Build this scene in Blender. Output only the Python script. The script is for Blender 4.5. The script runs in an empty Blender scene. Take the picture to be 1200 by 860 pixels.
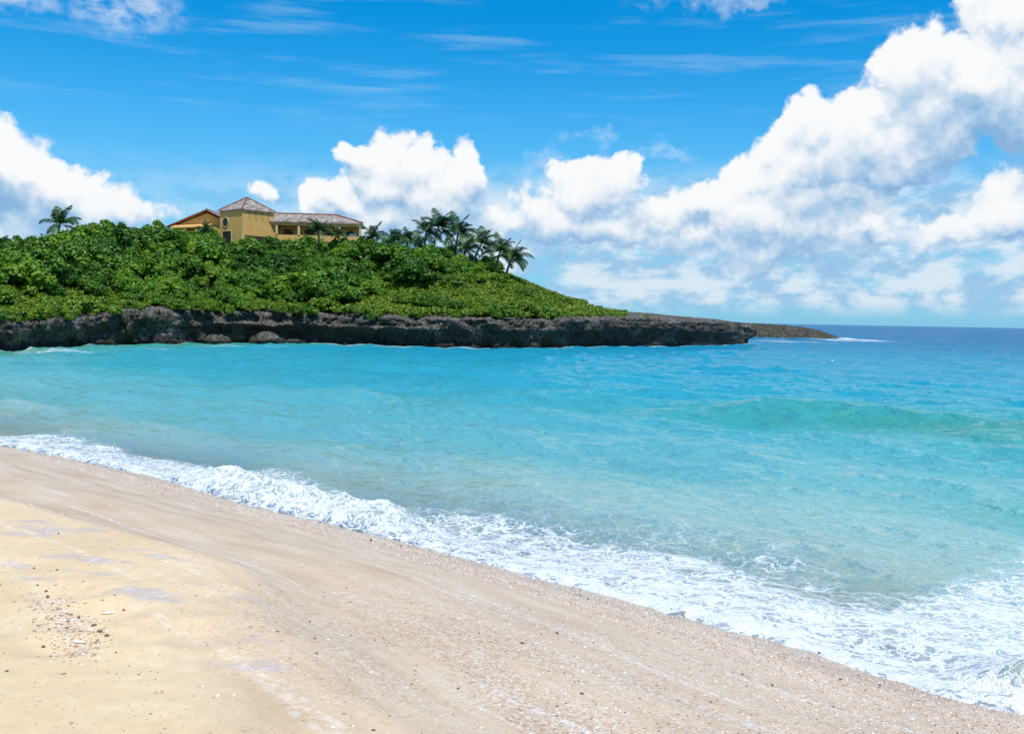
import bpy, math, random
import numpy as np
from mathutils import Vector, Matrix

random.seed(7)
rng = np.random.default_rng(11)
S = bpy.context.scene
COL = S.collection
R = math.radians

# ------------------------------------------------------------------ camera
EYE = np.array([0.0, 0.0, 3.0])
FPX = 1150.0                      # focal length in pixels of a 1200 px wide frame
PITCH, ROLL = R(-2.79), R(1.0)
_f = np.array([0, math.cos(PITCH), math.sin(PITCH)])
_u0 = np.array([0, -math.sin(PITCH), math.cos(PITCH)])
_r0 = np.array([1.0, 0, 0])
_r = _r0 * math.cos(ROLL) + _u0 * math.sin(ROLL)
_u = _u0 * math.cos(ROLL) - _r0 * math.sin(ROLL)
cam = bpy.data.cameras.new('camera')
cam.sensor_width = 36.0
cam.lens = 36.0 * FPX / 1200.0
cam.clip_start, cam.clip_end = 0.05, 200000.0
camo = bpy.data.objects.new('camera', cam)
COL.objects.link(camo)
camo.matrix_world = Matrix(((_r[0], _u[0], -_f[0], EYE[0]), (_r[1], _u[1], -_f[1], EYE[1]),
                            (_r[2], _u[2], -_f[2], EYE[2]), (0, 0, 0, 1)))
S.camera = camo

def ray(px, py):
    return _f + _r * ((px - 600.0) / FPX) + _u * ((430.0 - py) / FPX)
def at(px, py, Y):                # point seen in that direction at world depth Y
    d = ray(px, py)
    return EYE + d * (Y / d[1])
def onz(px, py, z=0.0):           # where that direction meets height z
    d = ray(px, py)
    return EYE + d * ((z - EYE[2]) / d[2])

# ------------------------------------------------------------------ exposure
S.render.engine = 'CYCLES'
S.view_settings.view_transform = 'Standard'
S.view_settings.look = 'None'
S.view_settings.gamma = 1.0
S.view_settings.use_curve_mapping = False
S.view_settings.exposure = 0.0
S.cycles.use_denoising = True
S.cycles.max_bounces = 6
S.cycles.transparent_max_bounces = 8
S.cycles.caustics_reflective = False
S.cycles.caustics_refractive = False

# ------------------------------------------------------------------ sun
SUNV = Vector((0.14, -0.36, 0.92)).normalized()
sl = bpy.data.lights.new('sun', 'SUN')
sl.energy = 4.3
sl.angle = R(0.5)
sl.color = (1.0, 0.965, 0.90)
so = bpy.data.objects.new('sun', sl)
COL.objects.link(so)
so.rotation_euler = SUNV.to_track_quat('Z', 'Y').to_euler()
SUN_EL = math.asin(SUNV.z)
SUN_ROT = math.atan2(SUNV.x, SUNV.y)

# ------------------------------------------------------------------ node helper
class NT:
    def __init__(self, tree):
        self.t = tree
    def n(self, kind, ins=None, **props):
        nd = self.t.nodes.new(kind)
        for k, v in props.items():
            setattr(nd, k, v)
        if ins:
            for k, v in ins.items():
                sock = nd.inputs[k]
                if hasattr(v, 'is_linked') or isinstance(v, bpy.types.NodeSocket):
                    self.t.links.new(v, sock)
                else:
                    sock.default_value = v
        return nd
    def math(self, op, a, b=None, c=None, clamp=False):
        ins = {0: a}
        if b is not None: ins[1] = b
        if c is not None: ins[2] = c
        return self.n('ShaderNodeMath', ins, operation=op, use_clamp=clamp).outputs[0]
    def vmath(self, op, a, b=None, out=0):
        ins = {0: a}
        if b is not None: ins[1] = b
        return self.n('ShaderNodeVectorMath', ins, operation=op).outputs[out]
    def scale(self, a, s):
        nd = self.n('ShaderNodeVectorMath', {0: a}, operation='SCALE')
        if isinstance(s, bpy.types.NodeSocket): self.t.links.new(s, nd.inputs['Scale'])
        else: nd.inputs['Scale'].default_value = s
        return nd.outputs[0]
    def ramp(self, v, a, b, lo=0.0, hi=1.0, smooth=True):
        return self.n('ShaderNodeMapRange', {'Value': v, 'From Min': a, 'From Max': b, 'To Min': lo, 'To Max': hi},
                      interpolation_type='SMOOTHSTEP' if smooth else 'LINEAR', clamp=True).outputs[0]
    dims = '3D'
    def noise(self, vec, scale, detail=4.0, rough=0.55, out=0, dist=0.0, lac=2.0):
        return self.n('ShaderNodeTexNoise', {'Vector': vec, 'Scale': scale, 'Detail': detail, 'Roughness': rough,
                                             'Distortion': dist, 'Lacunarity': lac}, noise_dimensions=self.dims).outputs[out]
    def voro(self, vec, scale, feature='F1', out=0, **kw):
        nd = self.n('ShaderNodeTexVoronoi', {'Vector': vec, 'Scale': scale}, feature=feature, voronoi_dimensions=self.dims)
        for k, v in kw.items():
            nd.inputs[k].default_value = v
        return nd.outputs[out]
    def mix(self, f, a, b, blend='MIX'):
        nd = self.t.nodes.new('ShaderNodeMix')
        nd.data_type = 'RGBA'; nd.blend_type = blend
        for s, v in ((nd.inputs[0], f), (nd.inputs[6], a), (nd.inputs[7], b)):
            if isinstance(v, bpy.types.NodeSocket): self.t.links.new(v, s)
            else: s.default_value = v if not isinstance(v, tuple) or len(v) == 4 else (*v, 1.0)
        return nd.outputs[2]
    def cramp(self, f, stops):
        nd = self.n('ShaderNodeValToRGB', {0: f})
        cr = nd.color_ramp
        while len(cr.elements) > 1: cr.elements.remove(cr.elements[-1])
        cr.elements[0].position = stops[0][0]; cr.elements[0].color = (*stops[0][1], 1)
        for p, c in stops[1:]:
            e = cr.elements.new(p); e.color = (*c, 1)
        return nd.outputs[0]
    def attr(self, name, out='Fac'):
        return self.n('ShaderNodeAttribute', attribute_name=name).outputs[out]
    def pos(self):
        return self.n('ShaderNodeNewGeometry').outputs['Position']
    def bump(self, h, strength, dist, normal=None):
        ins = {'Height': h, 'Strength': strength, 'Distance': dist}
        if normal is not None: ins['Normal'] = normal
        return self.n('ShaderNodeBump', ins).outputs[0]
    def mixsh(self, f, a, b):
        return self.n('ShaderNodeMixShader', {0: f, 1: a, 2: b}).outputs[0]
    def mapping(self, v, rot=(0, 0, 0), sc=(1, 1, 1)):
        return self.n('ShaderNodeMapping', {'Vector': v, 'Rotation': rot, 'Scale': sc}).outputs[0]

def srgb(r, g, b):
    f = lambda c: (c / 255.0 / 12.92) if c / 255.0 <= 0.04045 else ((c / 255.0 + 0.055) / 1.055) ** 2.4
    return (f(r), f(g), f(b))

def material(name):
    m = bpy.data.materials.new(name)
    m.use_nodes = True
    m.node_tree.nodes.clear()
    t = NT(m.node_tree)
    out = t.n('ShaderNodeOutputMaterial')
    return m, t, out
def finish(t, out, sh):
    t.t.links.new(sh, out.inputs['Surface'])

# ------------------------------------------------------------------ world: sky and clouds
W = bpy.data.worlds.new('World')
S.world = W
W.use_nodes = True
W.cycles.sampling_method = 'MANUAL'
W.cycles.sample_map_resolution = 512
W.node_tree.nodes.clear()

def azel(px, py):
    d = ray(px, py)
    d = d / np.linalg.norm(d)
    return math.atan2(d[0], d[1]), math.asin(d[2])

# cumulus masses: where in the picture's sky, half width, half height, density
PUFFS = [
    # the tall bank at the right
    (1182, 14, 50, 36, 1.0), (1090, 60, 46, 44, 1.0), (1048, 95, 40, 38, 1.0), (1165, 92, 70, 56, 1.0), (1100, 120, 80, 56, 1.0), (1000, 138, 56, 38, 1.0),
    (943, 148, 38, 36, 1.0), (985, 180, 90, 42, 1.0), (1060, 172, 90, 40, .9), (1182, 135, 50, 44, .9), (922, 196, 52, 34, 1.0), (868, 204, 36, 30, .9),
    (843, 235, 54, 36, .9), (788, 245, 56, 34, .9), (900, 245, 90, 38, .9), (1000, 226, 60, 26, .8), (965, 275, 74, 34, .8), (1030, 262, 50, 24, .8),
    (1120, 278, 66, 22, .7), (1186, 248, 48, 46, 1.0), (860, 288, 100, 34, .7),
    # the next one to the left
    (690, 222, 62, 38, 1.0), (720, 204, 30, 24, 1.0), (658, 210, 32, 26, .9), (640, 252, 48, 42, .9), (718, 275, 92, 36, .8),
    # the cumulus behind the villa
    (448, 205, 54, 40, 1.0), (426, 190, 30, 24, 1.0), (490, 190, 34, 28, 1.0), (546, 204, 28, 34, 1.0), (515, 226, 60, 42, 1.0), (398, 232, 34, 30, .9),
    (370, 238, 20, 22, .9), (470, 258, 104, 36, .9), (586, 262, 42, 28, .6), (304, 234, 22, 15, .7),
    # the bank at the left
    (-10, 195, 60, 54, 1.0), (20, 205, 40, 38, 1.0), (66, 228, 60, 40, 1.0), (100, 203, 22, 16, .7), (126, 240, 76, 32, .8), (40, 262, 112, 34, .8),
    (-120, 180, 90, 60, 1.0), (1330, 90, 130, 150, 1.0),
]

WISPS = [(148, 4, 75, 38, .75), (12, 2, 50, 18, .6), (690, 165, 46, 20, .5), (640, 185, 36, 14, .4), (830, 2, 110, 14, .5), (775, 178, 46, 14, .4), (330, 262, 50, 14, .5), (590, 250, 46, 30, .4)]

def build_density_group():
    g = bpy.data.node_groups.new('cloud_density', 'ShaderNodeTree')
    g.interface.new_socket('uv', in_out='INPUT', socket_type='NodeSocketVector')
    g.interface.new_socket('density', in_out='OUTPUT', socket_type='NodeSocketFloat')
    g.interface.new_socket('body', in_out='OUTPUT', socket_type='NodeSocketFloat')
    t = NT(g); t.dims = '2D'
    gi = t.n('NodeGroupInput'); go = t.n('NodeGroupOutput')
    uv = gi.outputs[0]
    w1 = t.scale(t.vmath('SUBTRACT', t.noise(uv, 16.0, 3.0, .5, out=1), (.5, .5, .5)), 0.050)
    w2 = t.scale(t.vmath('SUBTRACT', t.noise(uv, 52.0, 4.0, .6, out=1), (.5, .5, .5)), 0.018)
    wv = t.vmath('ADD', uv, t.vmath('ADD', w1, w2))
    wv = t.vmath('MULTIPLY', wv, (1, 1, 0))
    tot = sk = sl_ = None
    for (px, py, rx, ry, w) in PUFFS:
        a, e = azel(px, py)
        v = t.vmath('SUBTRACT', wv, (a, e, 0))
        v = t.vmath('MULTIPLY', v, (FPX / (rx * 1.16), FPX / (ry * 1.16), 0))
        r2 = t.vmath('DOT_PRODUCT', v, v, out=1)
        k = t.math('MULTIPLY', t.ramp(r2, 1.0, 0.0, smooth=False), w * 1.15)
        tot = k if tot is None else t.math('SMOOTH_MAX', tot, k, 0.2)
        lit = t.math('MULTIPLY', t.vmath('DOT_PRODUCT', v, (.18, .98, 0), out=1), k)
        sl_ = lit if sl_ is None else t.math('ADD', sl_, lit)
    # cauliflower billows
    b1 = t.voro(t.vmath('ADD', uv, w2), 26.0, 'F1', Detail=3.0, Roughness=.55)
    b1 = t.math('SUBTRACT', .55, b1)
    n1 = t.math('SUBTRACT', t.noise(uv, 34.0, 9.0, .60), .5)
    tot = t.math('SUBTRACT', tot, .13)
    near = t.ramp(tot, .0, .30)
    d = t.math('MULTIPLY_ADD', t.math('MULTIPLY', b1, near), .30, tot)
    d = t.math('MULTIPLY_ADD', t.math('MULTIPLY', n1, near), .80, d)
    t.t.links.new(d, go.inputs[0]); t.t.links.new(t.math('DIVIDE', sl_, t.math('MAXIMUM', tot, .25)), go.inputs[1])
    return g

def build_world():
    t = NT(W.node_tree); t.dims = '2D'
    out = t.n('ShaderNodeOutputWorld')
    d = t.n('ShaderNodeTexCoord').outputs['Generated']
    xyz = t.n('ShaderNodeSeparateXYZ', {0: d}).outputs
    az = t.math('ARCTAN2', xyz[0], xyz[1])
    el = t.math('ARCSINE', xyz[2])
    uv = t.n('ShaderNodeCombineXYZ', {0: az, 1: el, 2: 0.0}).outputs[0]
    sky = t.n('ShaderNodeTexSky', sky_type='NISHITA', sun_disc=False)
    sky.sun_elevation = SUN_EL
    sky.sun_rotation = SUN_ROT
    sky.altitude = 0.0; sky.air_density = 1.0; sky.dust_density = 0.35; sky.ozone_density = 2.2
    skyc = t.mix(1.0, sky.outputs[0], SKY_TINT, 'MULTIPLY')
    skyc = t.n('ShaderNodeHueSaturation', {'Saturation': 1.22, 'Color': skyc}).outputs[0]
    # the sky turns paler and more cyan towards the horizon
    hz = t.ramp(el, R(-1), R(16), 1.0, 0.0)
    skyc = t.mix(t.math('MULTIPLY', hz, .78), skyc, (*HORIZON, 1))
    g = build_density_group()
    def dens(v):
        nd = t.t.nodes.new('ShaderNodeGroup'); nd.node_tree = g
        t.t.links.new(v, nd.inputs[0])
        return nd.outputs[0], nd.outputs[1]
    D0, B0 = dens(uv)
    D1, _ = dens(t.vmath('ADD', uv, (-0.004, 0.014, 0)))
    D2, _ = dens(t.vmath('ADD', uv, (-0.014, 0.045, 0)))
    alpha = t.ramp(D0, .06, .46)
    L1 = t.math('SUBTRACT', D0, D1)
    L2 = t.math('SUBTRACT', D0, D2)
    br = t.math('MULTIPLY_ADD', L1, .62, .585)
    br = t.math('MULTIPLY_ADD', B0, .34, br)
    br = t.math('MULTIPLY_ADD', L2, .40, br)
    thick = t.ramp(D0, .5, 1.3)
    br = t.math('MULTIPLY_ADD', thick, -.10, br)
    soft = t.noise(uv, 11.0, 5.0, .55)
    br = t.math('MULTIPLY_ADD', t.math('SUBTRACT', soft, .5), .35, br)
    br = t.math('MAXIMUM', t.math('MINIMUM', br, 1.0), 0.0)
    cc = t.cramp(br, CLOUD_RAMP)
    cc = t.scale(cc, 10.0)
    # low clouds pale out into the air near the horizon
    low = t.ramp(el, R(.3), R(6.5), 1.0, 0.0)
    alpha = t.math('MULTIPLY', alpha, t.math('SUBTRACT', 1.0, t.math('MULTIPLY', low, .55)))
    # the broken low layer that fills the sky down to the horizon
    suv = t.vmath('MULTIPLY', uv, (1.0, 2.6, 0))
    sn = t.noise(suv, 15.0, 7.0, .62)
    st = t.math('MULTIPLY', t.ramp(sn, .24, .47), t.ramp(el, R(.2), R(1.5)))
    st = t.math('MULTIPLY', st, t.ramp(el, R(9.5), R(6.0)))
    st = t.math('MULTIPLY', st, t.ramp(az, R(-24), R(3), .25, 1.0))
    tone = t.ramp(t.noise(t.vmath('MULTIPLY', uv, (1.0, 2.0, 0)), 21.0, 6.0, .6), .36, .62)
    sc_ = t.mix(tone, (*[10 * c for c in srgb(158, 198, 232)], 1), (*[10 * c for c in srgb(226, 237, 247)], 1))
    skyc = t.mix(t.math('MULTIPLY', st, .86), skyc, sc_)
    # thin high cirrus veil, long and flat
    rotv = t.mapping(uv, (0, 0, R(-1.5)), (1.0, 11.0, 1.0))
    ci = t.noise(rotv, 4.2, 6.0, .6)
    ci = t.math('MULTIPLY', t.ramp(ci, .50, .80), t.ramp(el, R(9), R(13)))
    skyc = t.mix(t.math('MULTIPLY', ci, .30), skyc, (*[10 * c for c in srgb(190, 222, 245)], 1))
    # scattered clouds for the rest of the sky, behind and above the camera
    oth = t.noise(uv, 2.6, 6.0, .6)
    oth = t.math('MULTIPLY', t.ramp(oth, .54, .66), t.ramp(t.math('ABSOLUTE', az), R(50), R(75)))
    oth = t.math('MULTIPLY', oth, t.ramp(el, R(1), R(6)))
    skyc = t.mix(t.math('MULTIPLY', oth, .8), skyc, (6.5, 7.0, 7.6, 1))
    wsp = None
    ww = t.scale(t.vmath('SUBTRACT', t.noise(uv, 22.0, 4.0, .6, out=1), (.5, .5, .5)), .05)
    wu = t.vmath('MULTIPLY', t.vmath('ADD', uv, ww), (1, 1, 0))
    for (px, py, rx, ry, w) in WISPS:
        a, e = azel(px, py)
        v = t.vmath('MULTIPLY', t.vmath('SUBTRACT', wu, (a, e, 0)), (FPX / rx, FPX / ry, 0))
        k = t.math('MULTIPLY', t.ramp(t.vmath('DOT_PRODUCT', v, v, out=1), 1.0, 0.0), w)
        wsp = k if wsp is None else t.math('MAXIMUM', wsp, k)
    wn = t.noise(t.vmath('MULTIPLY', uv, (1, 1.6, 0)), 24.0, 8.0, .65)
    wsp = t.math('MULTIPLY', wsp, t.ramp(wn, .34, .66))
    skyc = t.mix(t.math('MULTIPLY', wsp, .75), skyc, (8.6, 9.2, 9.8, 1))
    col = t.mix(alpha, skyc, cc)
    bg = t.n('ShaderNodeBackground', {'Color': col, 'Strength': 0.1})
    t.t.links.new(bg.outputs[0], out.inputs[0])

SKY_TINT = (0.80, 1.34, 1.62)
HORIZON = [10 * c for c in srgb(122, 192, 234)]
CLOUD_RAMP = [(0.0, srgb(138, 180, 222)), (0.25, srgb(166, 200, 231)), (.5, srgb(205, 222, 240)), (.75, srgb(236, 242, 248)), (1.0, srgb(249, 251, 253))]
build_world()

# ------------------------------------------------------------------ numpy noise
_perm = rng.permutation(512).astype(np.int64)
_perm = np.concatenate([_perm, _perm, _perm])
_grad = rng.normal(size=(512, 3)); _grad /= np.linalg.norm(_grad, axis=1)[:, None]
def pnoise(x, y, z=None):
    x = np.asarray(x, float); y = np.asarray(y, float)
    z = np.zeros_like(x) if z is None else np.asarray(z, float)
    xi, yi, zi = np.floor(x).astype(np.int64), np.floor(y).astype(np.int64), np.floor(z).astype(np.int64)
    xf, yf, zf = x - xi, y - yi, z - zi
    u, v, w = [f * f * f * (f * (f * 6 - 15) + 10) for f in (xf, yf, zf)]
    xi &= 511; yi &= 511; zi &= 511
    def g(dx, dy, dz):
        h = _perm[_perm[_perm[(xi + dx) & 511] + ((yi + dy) & 511)] + ((zi + dz) & 511)] & 511
        gr = _grad[h]
        return gr[..., 0] * (xf - dx) + gr[..., 1] * (yf - dy) + gr[..., 2] * (zf - dz)
    l = lambda a, b, t_: a + (b - a) * t_
    return l(l(l(g(0, 0, 0), g(1, 0, 0), u), l(g(0, 1, 0), g(1, 1, 0), u), v),
             l(l(g(0, 0, 1), g(1, 0, 1), u), l(g(0, 1, 1), g(1, 1, 1), u), v), w)
def fbm(x, y, z=None, o=4, rough=.5, ridged=False):
    a, s, tot = 1.0, 0.0, 0.0
    f = 1.0
    for i in range(o):
        n = pnoise(x * f + 17.3 * i, y * f + 5.1 * i, None if z is None else z * f + 9.7 * i)
        if ridged: n = .5 - np.abs(n) * 1.6
        s = s + a * n; tot += a; a *= rough; f *= 2.03
    return s / tot
def sstep(a, b, x):
    t_ = np.clip((x - a) / (b - a), 0, 1)
    return t_ * t_ * (3 - 2 * t_)

# ------------------------------------------------------------------ mesh helpers
def new_mesh(name, verts, faces, mats=(), smooth=True, attrs=None, mat_idx=None):
    me = bpy.data.meshes.new(name)
    verts = np.asarray(verts, np.float32).reshape(-1, 3)
    if isinstance(faces, np.ndarray):
        k = faces.shape[1]
        me.vertices.add(len(verts)); me.vertices.foreach_set('co', verts.ravel())
        me.loops.add(faces.size); me.loops.foreach_set('vertex_index', faces.astype(np.int32).ravel())
        me.polygons.add(len(faces))
        me.polygons.foreach_set('loop_start', np.arange(0, faces.size, k, dtype=np.int32))
        me.polygons.foreach_set('loop_total', np.full(len(faces), k, np.int32))
    else:
        me.from_pydata([tuple(map(float, v)) for v in verts], [], faces)
    for m in mats: me.materials.append(m)
    me.polygons.foreach_set('use_smooth', np.full(len(me.polygons), smooth, bool))
    if mat_idx is not None: me.polygons.foreach_set('material_index', np.asarray(mat_idx, np.int32))
    for k, v in (attrs or {}).items():
        a = me.attributes.new(k, 'FLOAT', 'POINT')
        a.data.foreach_set('value', np.asarray(v, np.float32).ravel())
    me.update(); me.validate()
    return me
def grid_faces(nr, nc):
    i = np.arange(nr - 1)[:, None] * nc + np.arange(nc - 1)[None, :]
    i = i.ravel()
    return np.stack([i, i + 1, i + nc + 1, i + nc], 1)
def obj(name, me, parent=None, loc=None, rot=None, **props):
    o = bpy.data.objects.new(name, me)
    COL.objects.link(o)
    if parent is not None: o.parent = parent
    if loc is not None: o.location = loc
    if rot is not None: o.rotation_euler = rot
    for k, v in props.items(): o[k] = v
    return o
def thing(name, label, cat, loc=(0, 0, 0), rz=0.0, group=None):
    o = obj(name, None, loc=loc, rot=(0, 0, rz), label=label, category=cat)
    o.empty_display_size = .2
    if group: o['group'] = group
    return o

class MB:                         # collects convex bits into ONE mesh
    def __init__(self): self.v, self.f = [], []
    def add(self, vs, fs):
        b = len(self.v); self.v += [tuple(p) for p in vs]; self.f += [tuple(i + b for i in f) for f in fs]
    def box(self, x0, x1, y0, y1, z0, z1):
        self.add([(x0, y0, z0), (x1, y0, z0), (x1, y1, z0), (x0, y1, z0), (x0, y0, z1), (x1, y0, z1), (x1, y1, z1), (x0, y1, z1)],
                 [(0, 3, 2, 1), (4, 5, 6, 7), (0, 1, 5, 4), (1, 2, 6, 5), (2, 3, 7, 6), (3, 0, 4, 7)])
    def tube(self, pts, rad, n=8, cap=True):
        pts = [Vector(p) for p in pts]; rings = []
        for i, p in enumerate(pts):
            a = pts[min(i + 1, len(pts) - 1)] - pts[max(i - 1, 0)]
            a.normalize()
            s = a.orthogonal().normalized() if abs(a.z) < .95 else (Vector((1, 0, 0)) - a * a.x).normalized()
            q = a.cross(s)
            rr = rad[i] if isinstance(rad, (list, tuple)) else rad
            rings.append([p + s * rr * math.cos(2 * math.pi * k / n) + q * rr * math.sin(2 * math.pi * k / n) for k in range(n)])
        b = len(self.v)
        for rg in rings: self.v += [tuple(p) for p in rg]
        for i in range(len(pts) - 1):
            for k in range(n):
                self.f.append((b + i * n + k, b + i * n + (k + 1) % n, b + (i + 1) * n + (k + 1) % n, b + (i + 1) * n + k))
        if cap:
            self.f.append(tuple(b + k for k in range(n))[::-1])
            self.f.append(tuple(b + (len(pts) - 1) * n + k for k in range(n)))
    def mesh(self, name, mats, smooth=False, attrs=None):
        return new_mesh(name, self.v, self.f, mats, smooth, attrs)

# ------------------------------------------------------------------ shore frame
NV = np.array([0.6606, 0.7508])   # seaward
TV = np.array([0.7508, -0.6606])  # along the shore, to the right
def curve(pxs, extra_l=(), extra_r=()):
    pts = []
    for (px, py) in pxs:
        p = onz(px, py, 0.0)[:2]
        pts.append((float(p @ TV), float(p @ NV)))
    pts = list(extra_l) + pts + list(extra_r)
    pts.sort()
    a = np.array(pts)
    return lambda s: np.interp(s, a[:, 0], a[:, 1])
SHORE_PX = [(0, 521), (75, 535), (150, 551), (215, 566), (300, 592), (345, 603), (400, 614), (500, 640), (600, 668), (700, 694), (800, 722), (900, 748), (1000, 782), (1100, 812), (1200, 836)]
shore = curve(SHORE_PX, [(-4000, 9), (-120, 60), (-100, 40), (-80, 16), (-60, 9), (-34, 8.7)], [(10, 8.3), (30, 9), (4000, 9)])
FOAM_PX = [(0, 508), (60, 510), (120, 520), (200, 533), (280, 543), (330, 550), (370, 574), (420, 584), (500, 590), (600, 603), (680, 622), (760, 638), (850, 655), (900, 672), (960, 698), (1040, 712), (1100, 694), (1200, 668)]
foam_top = curve(FOAM_PX, [(-4000, 11), (-34, 10)], [(10, 12), (4000, 12)])
def sd(x, y):
    s = x * TV[0] + y * TV[1]; o = x * NV[0] + y * NV[1]
    return s, shore(s) - o        # along-shore coordinate, distance inland (negative at sea)

def crest_line(s): return np.interp(s, [-40, -12, -9.5, -7.7, -6, -5.2, -4.6, -3.4, -2, 20], [6, 5.6, 5.3, 4.9, 4.65, 5.0, 5.5, 5.8, 6.1, 6.3])
def seabed(x, y):
    s, d = sd(x, y)
    crest = crest_line(s) * .5 + .5 * 5.2 + .1
    e = d / crest
    land = np.where(e < 1, 1.34 * (0.80 * e + 0.20 * sstep(.0, 1, e)), 1.34 + .05 * sstep(1, 2.2, e))
    sharp = sstep(1.5, -3.5, s) * .13       # on the left the berm is cut by a little trough
    land = land - sharp * np.exp(-((d - crest + .75) / .62) ** 2) * (e < 1.4)
    land = land + sstep(20, 60, d) * 2.0
    sea = np.where(-d < 6, .16 * d, -.96 - (1 - np.exp((d + 6) / 25.0)) * 2.0 - np.clip(-d - 60, 0, 500) * .02)
    z = np.where(d > 0, land, sea)
    und = .035 * fbm(x * .55, y * .55, o=3) * sstep(-1, 2, d) + .022 * fbm(s * .5, d * 2.2, o=3) * sstep(0, 1, d)
    return z + und

# ------------------------------------------------------------------ beach (one sheet out to the horizon)
DENTS = [(70, 690, .16, .035), (125, 712, .13, .04), (232, 737, .16, .035), (60, 752, .12, .03), (150, 745, .1, .02), (20, 660, .14, .02), (250, 690, .14, .02)]
def beach_z(x, y):
    s, d = sd(x, y)
    z = seabed(x, y)
    near = sstep(28, 14, np.hypot(x, y))
    z = z + near * (.006 * fbm(x * 6, y * 6, o=4) + .004 * fbm(s * 3, d * 11, o=3)) * sstep(-.5, .5, d)
    z = z + near * .010 * fbm(x * 3.2, y * 3.2, o=4, ridged=True) * sstep(5.2, 6.2, d)
    for (px, py, r, h) in DENTS:
        c = onz(px, py, 1.36)
        rr = np.hypot((x - c[0]) / (r * 1.5), (y - c[1]) / r)
        z = z - h * np.exp(-rr ** 2) + h * .35 * np.exp(-((rr - 1.6) / .5) ** 2)
    return z

def build_beach():
    ang = np.concatenate([np.linspace(-180, -36, 70)[:-1], np.linspace(-36, 36, 640), np.linspace(36, 180, 70)[1:]])
    rad = np.concatenate([np.geomspace(.3, 2.8, 14)[:-1], np.geomspace(2.8, 30, 430), np.geomspace(30, 60000, 90)[1:]])
    A, Rr = np.meshgrid(np.radians(ang), rad)
    x = Rr * np.sin(A); y = Rr * np.cos(A)
    s, d = sd(x, y)
    z = beach_z(x, y)
    # thin wet films the last big waves left on the dry terrace
    film = np.zeros_like(x)
    for (px, py, lx, ly, w) in [(45, 608, 45, 5, .8), (60, 617, 55, 6, 1), (30, 622, 60, 5, .9), (105, 615, 35, 4, .9), (100, 652, 70, 6, 1), (150, 640, 60, 5, .7),
                                (190, 648, 50, 3, 1), (20, 657, 32, 4, 1), (45, 675, 32, 4, .9), (100, 667, 70, 3, .8), (170, 692, 60, 8, 1), (185, 700, 40, 6, 1),
                                (230, 680, 60, 4, .7), (120, 630, 60, 4, .6), (275, 725, 70, 5, .7), (300, 690, 70, 7, .8), (330, 745, 90, 5, .7), (290, 775, 80, 8, .8),
                                (300, 667, 70, 5, .5), (95, 752, 10, 3, .8)]:
        c = onz(px, py, 1.36)
        e1 = onz(px + lx, py + lx * .06, 1.36) - c; e2 = onz(px, py - ly, 1.36) - c
        M = np.linalg.inv(np.array([[e1[0], e2[0]], [e1[1], e2[1]]]))
        dx, dy = x - c[0], y - c[1]
        p, q = M[0, 0] * dx + M[0, 1] * dy, M[1, 0] * dx + M[1, 1] * dy
        q = q + .8 * pnoise(p * 2.2 + px, q * .4)
        film = np.maximum(film, .85 * w * np.clip(1 - (p * p + q * q), 0, 1) ** .6)
    V = np.stack([x, y, z], -1).reshape(-1, 3)
    fc = grid_faces(*A.shape)
    me = new_mesh('beach', V, fc[:, ::-1], [mat_sand()], True, {'inland': d, 'along': s, 'film': film, 'terrace': d - crest_line(s)})
    return obj('beach', me, kind='structure')

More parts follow.
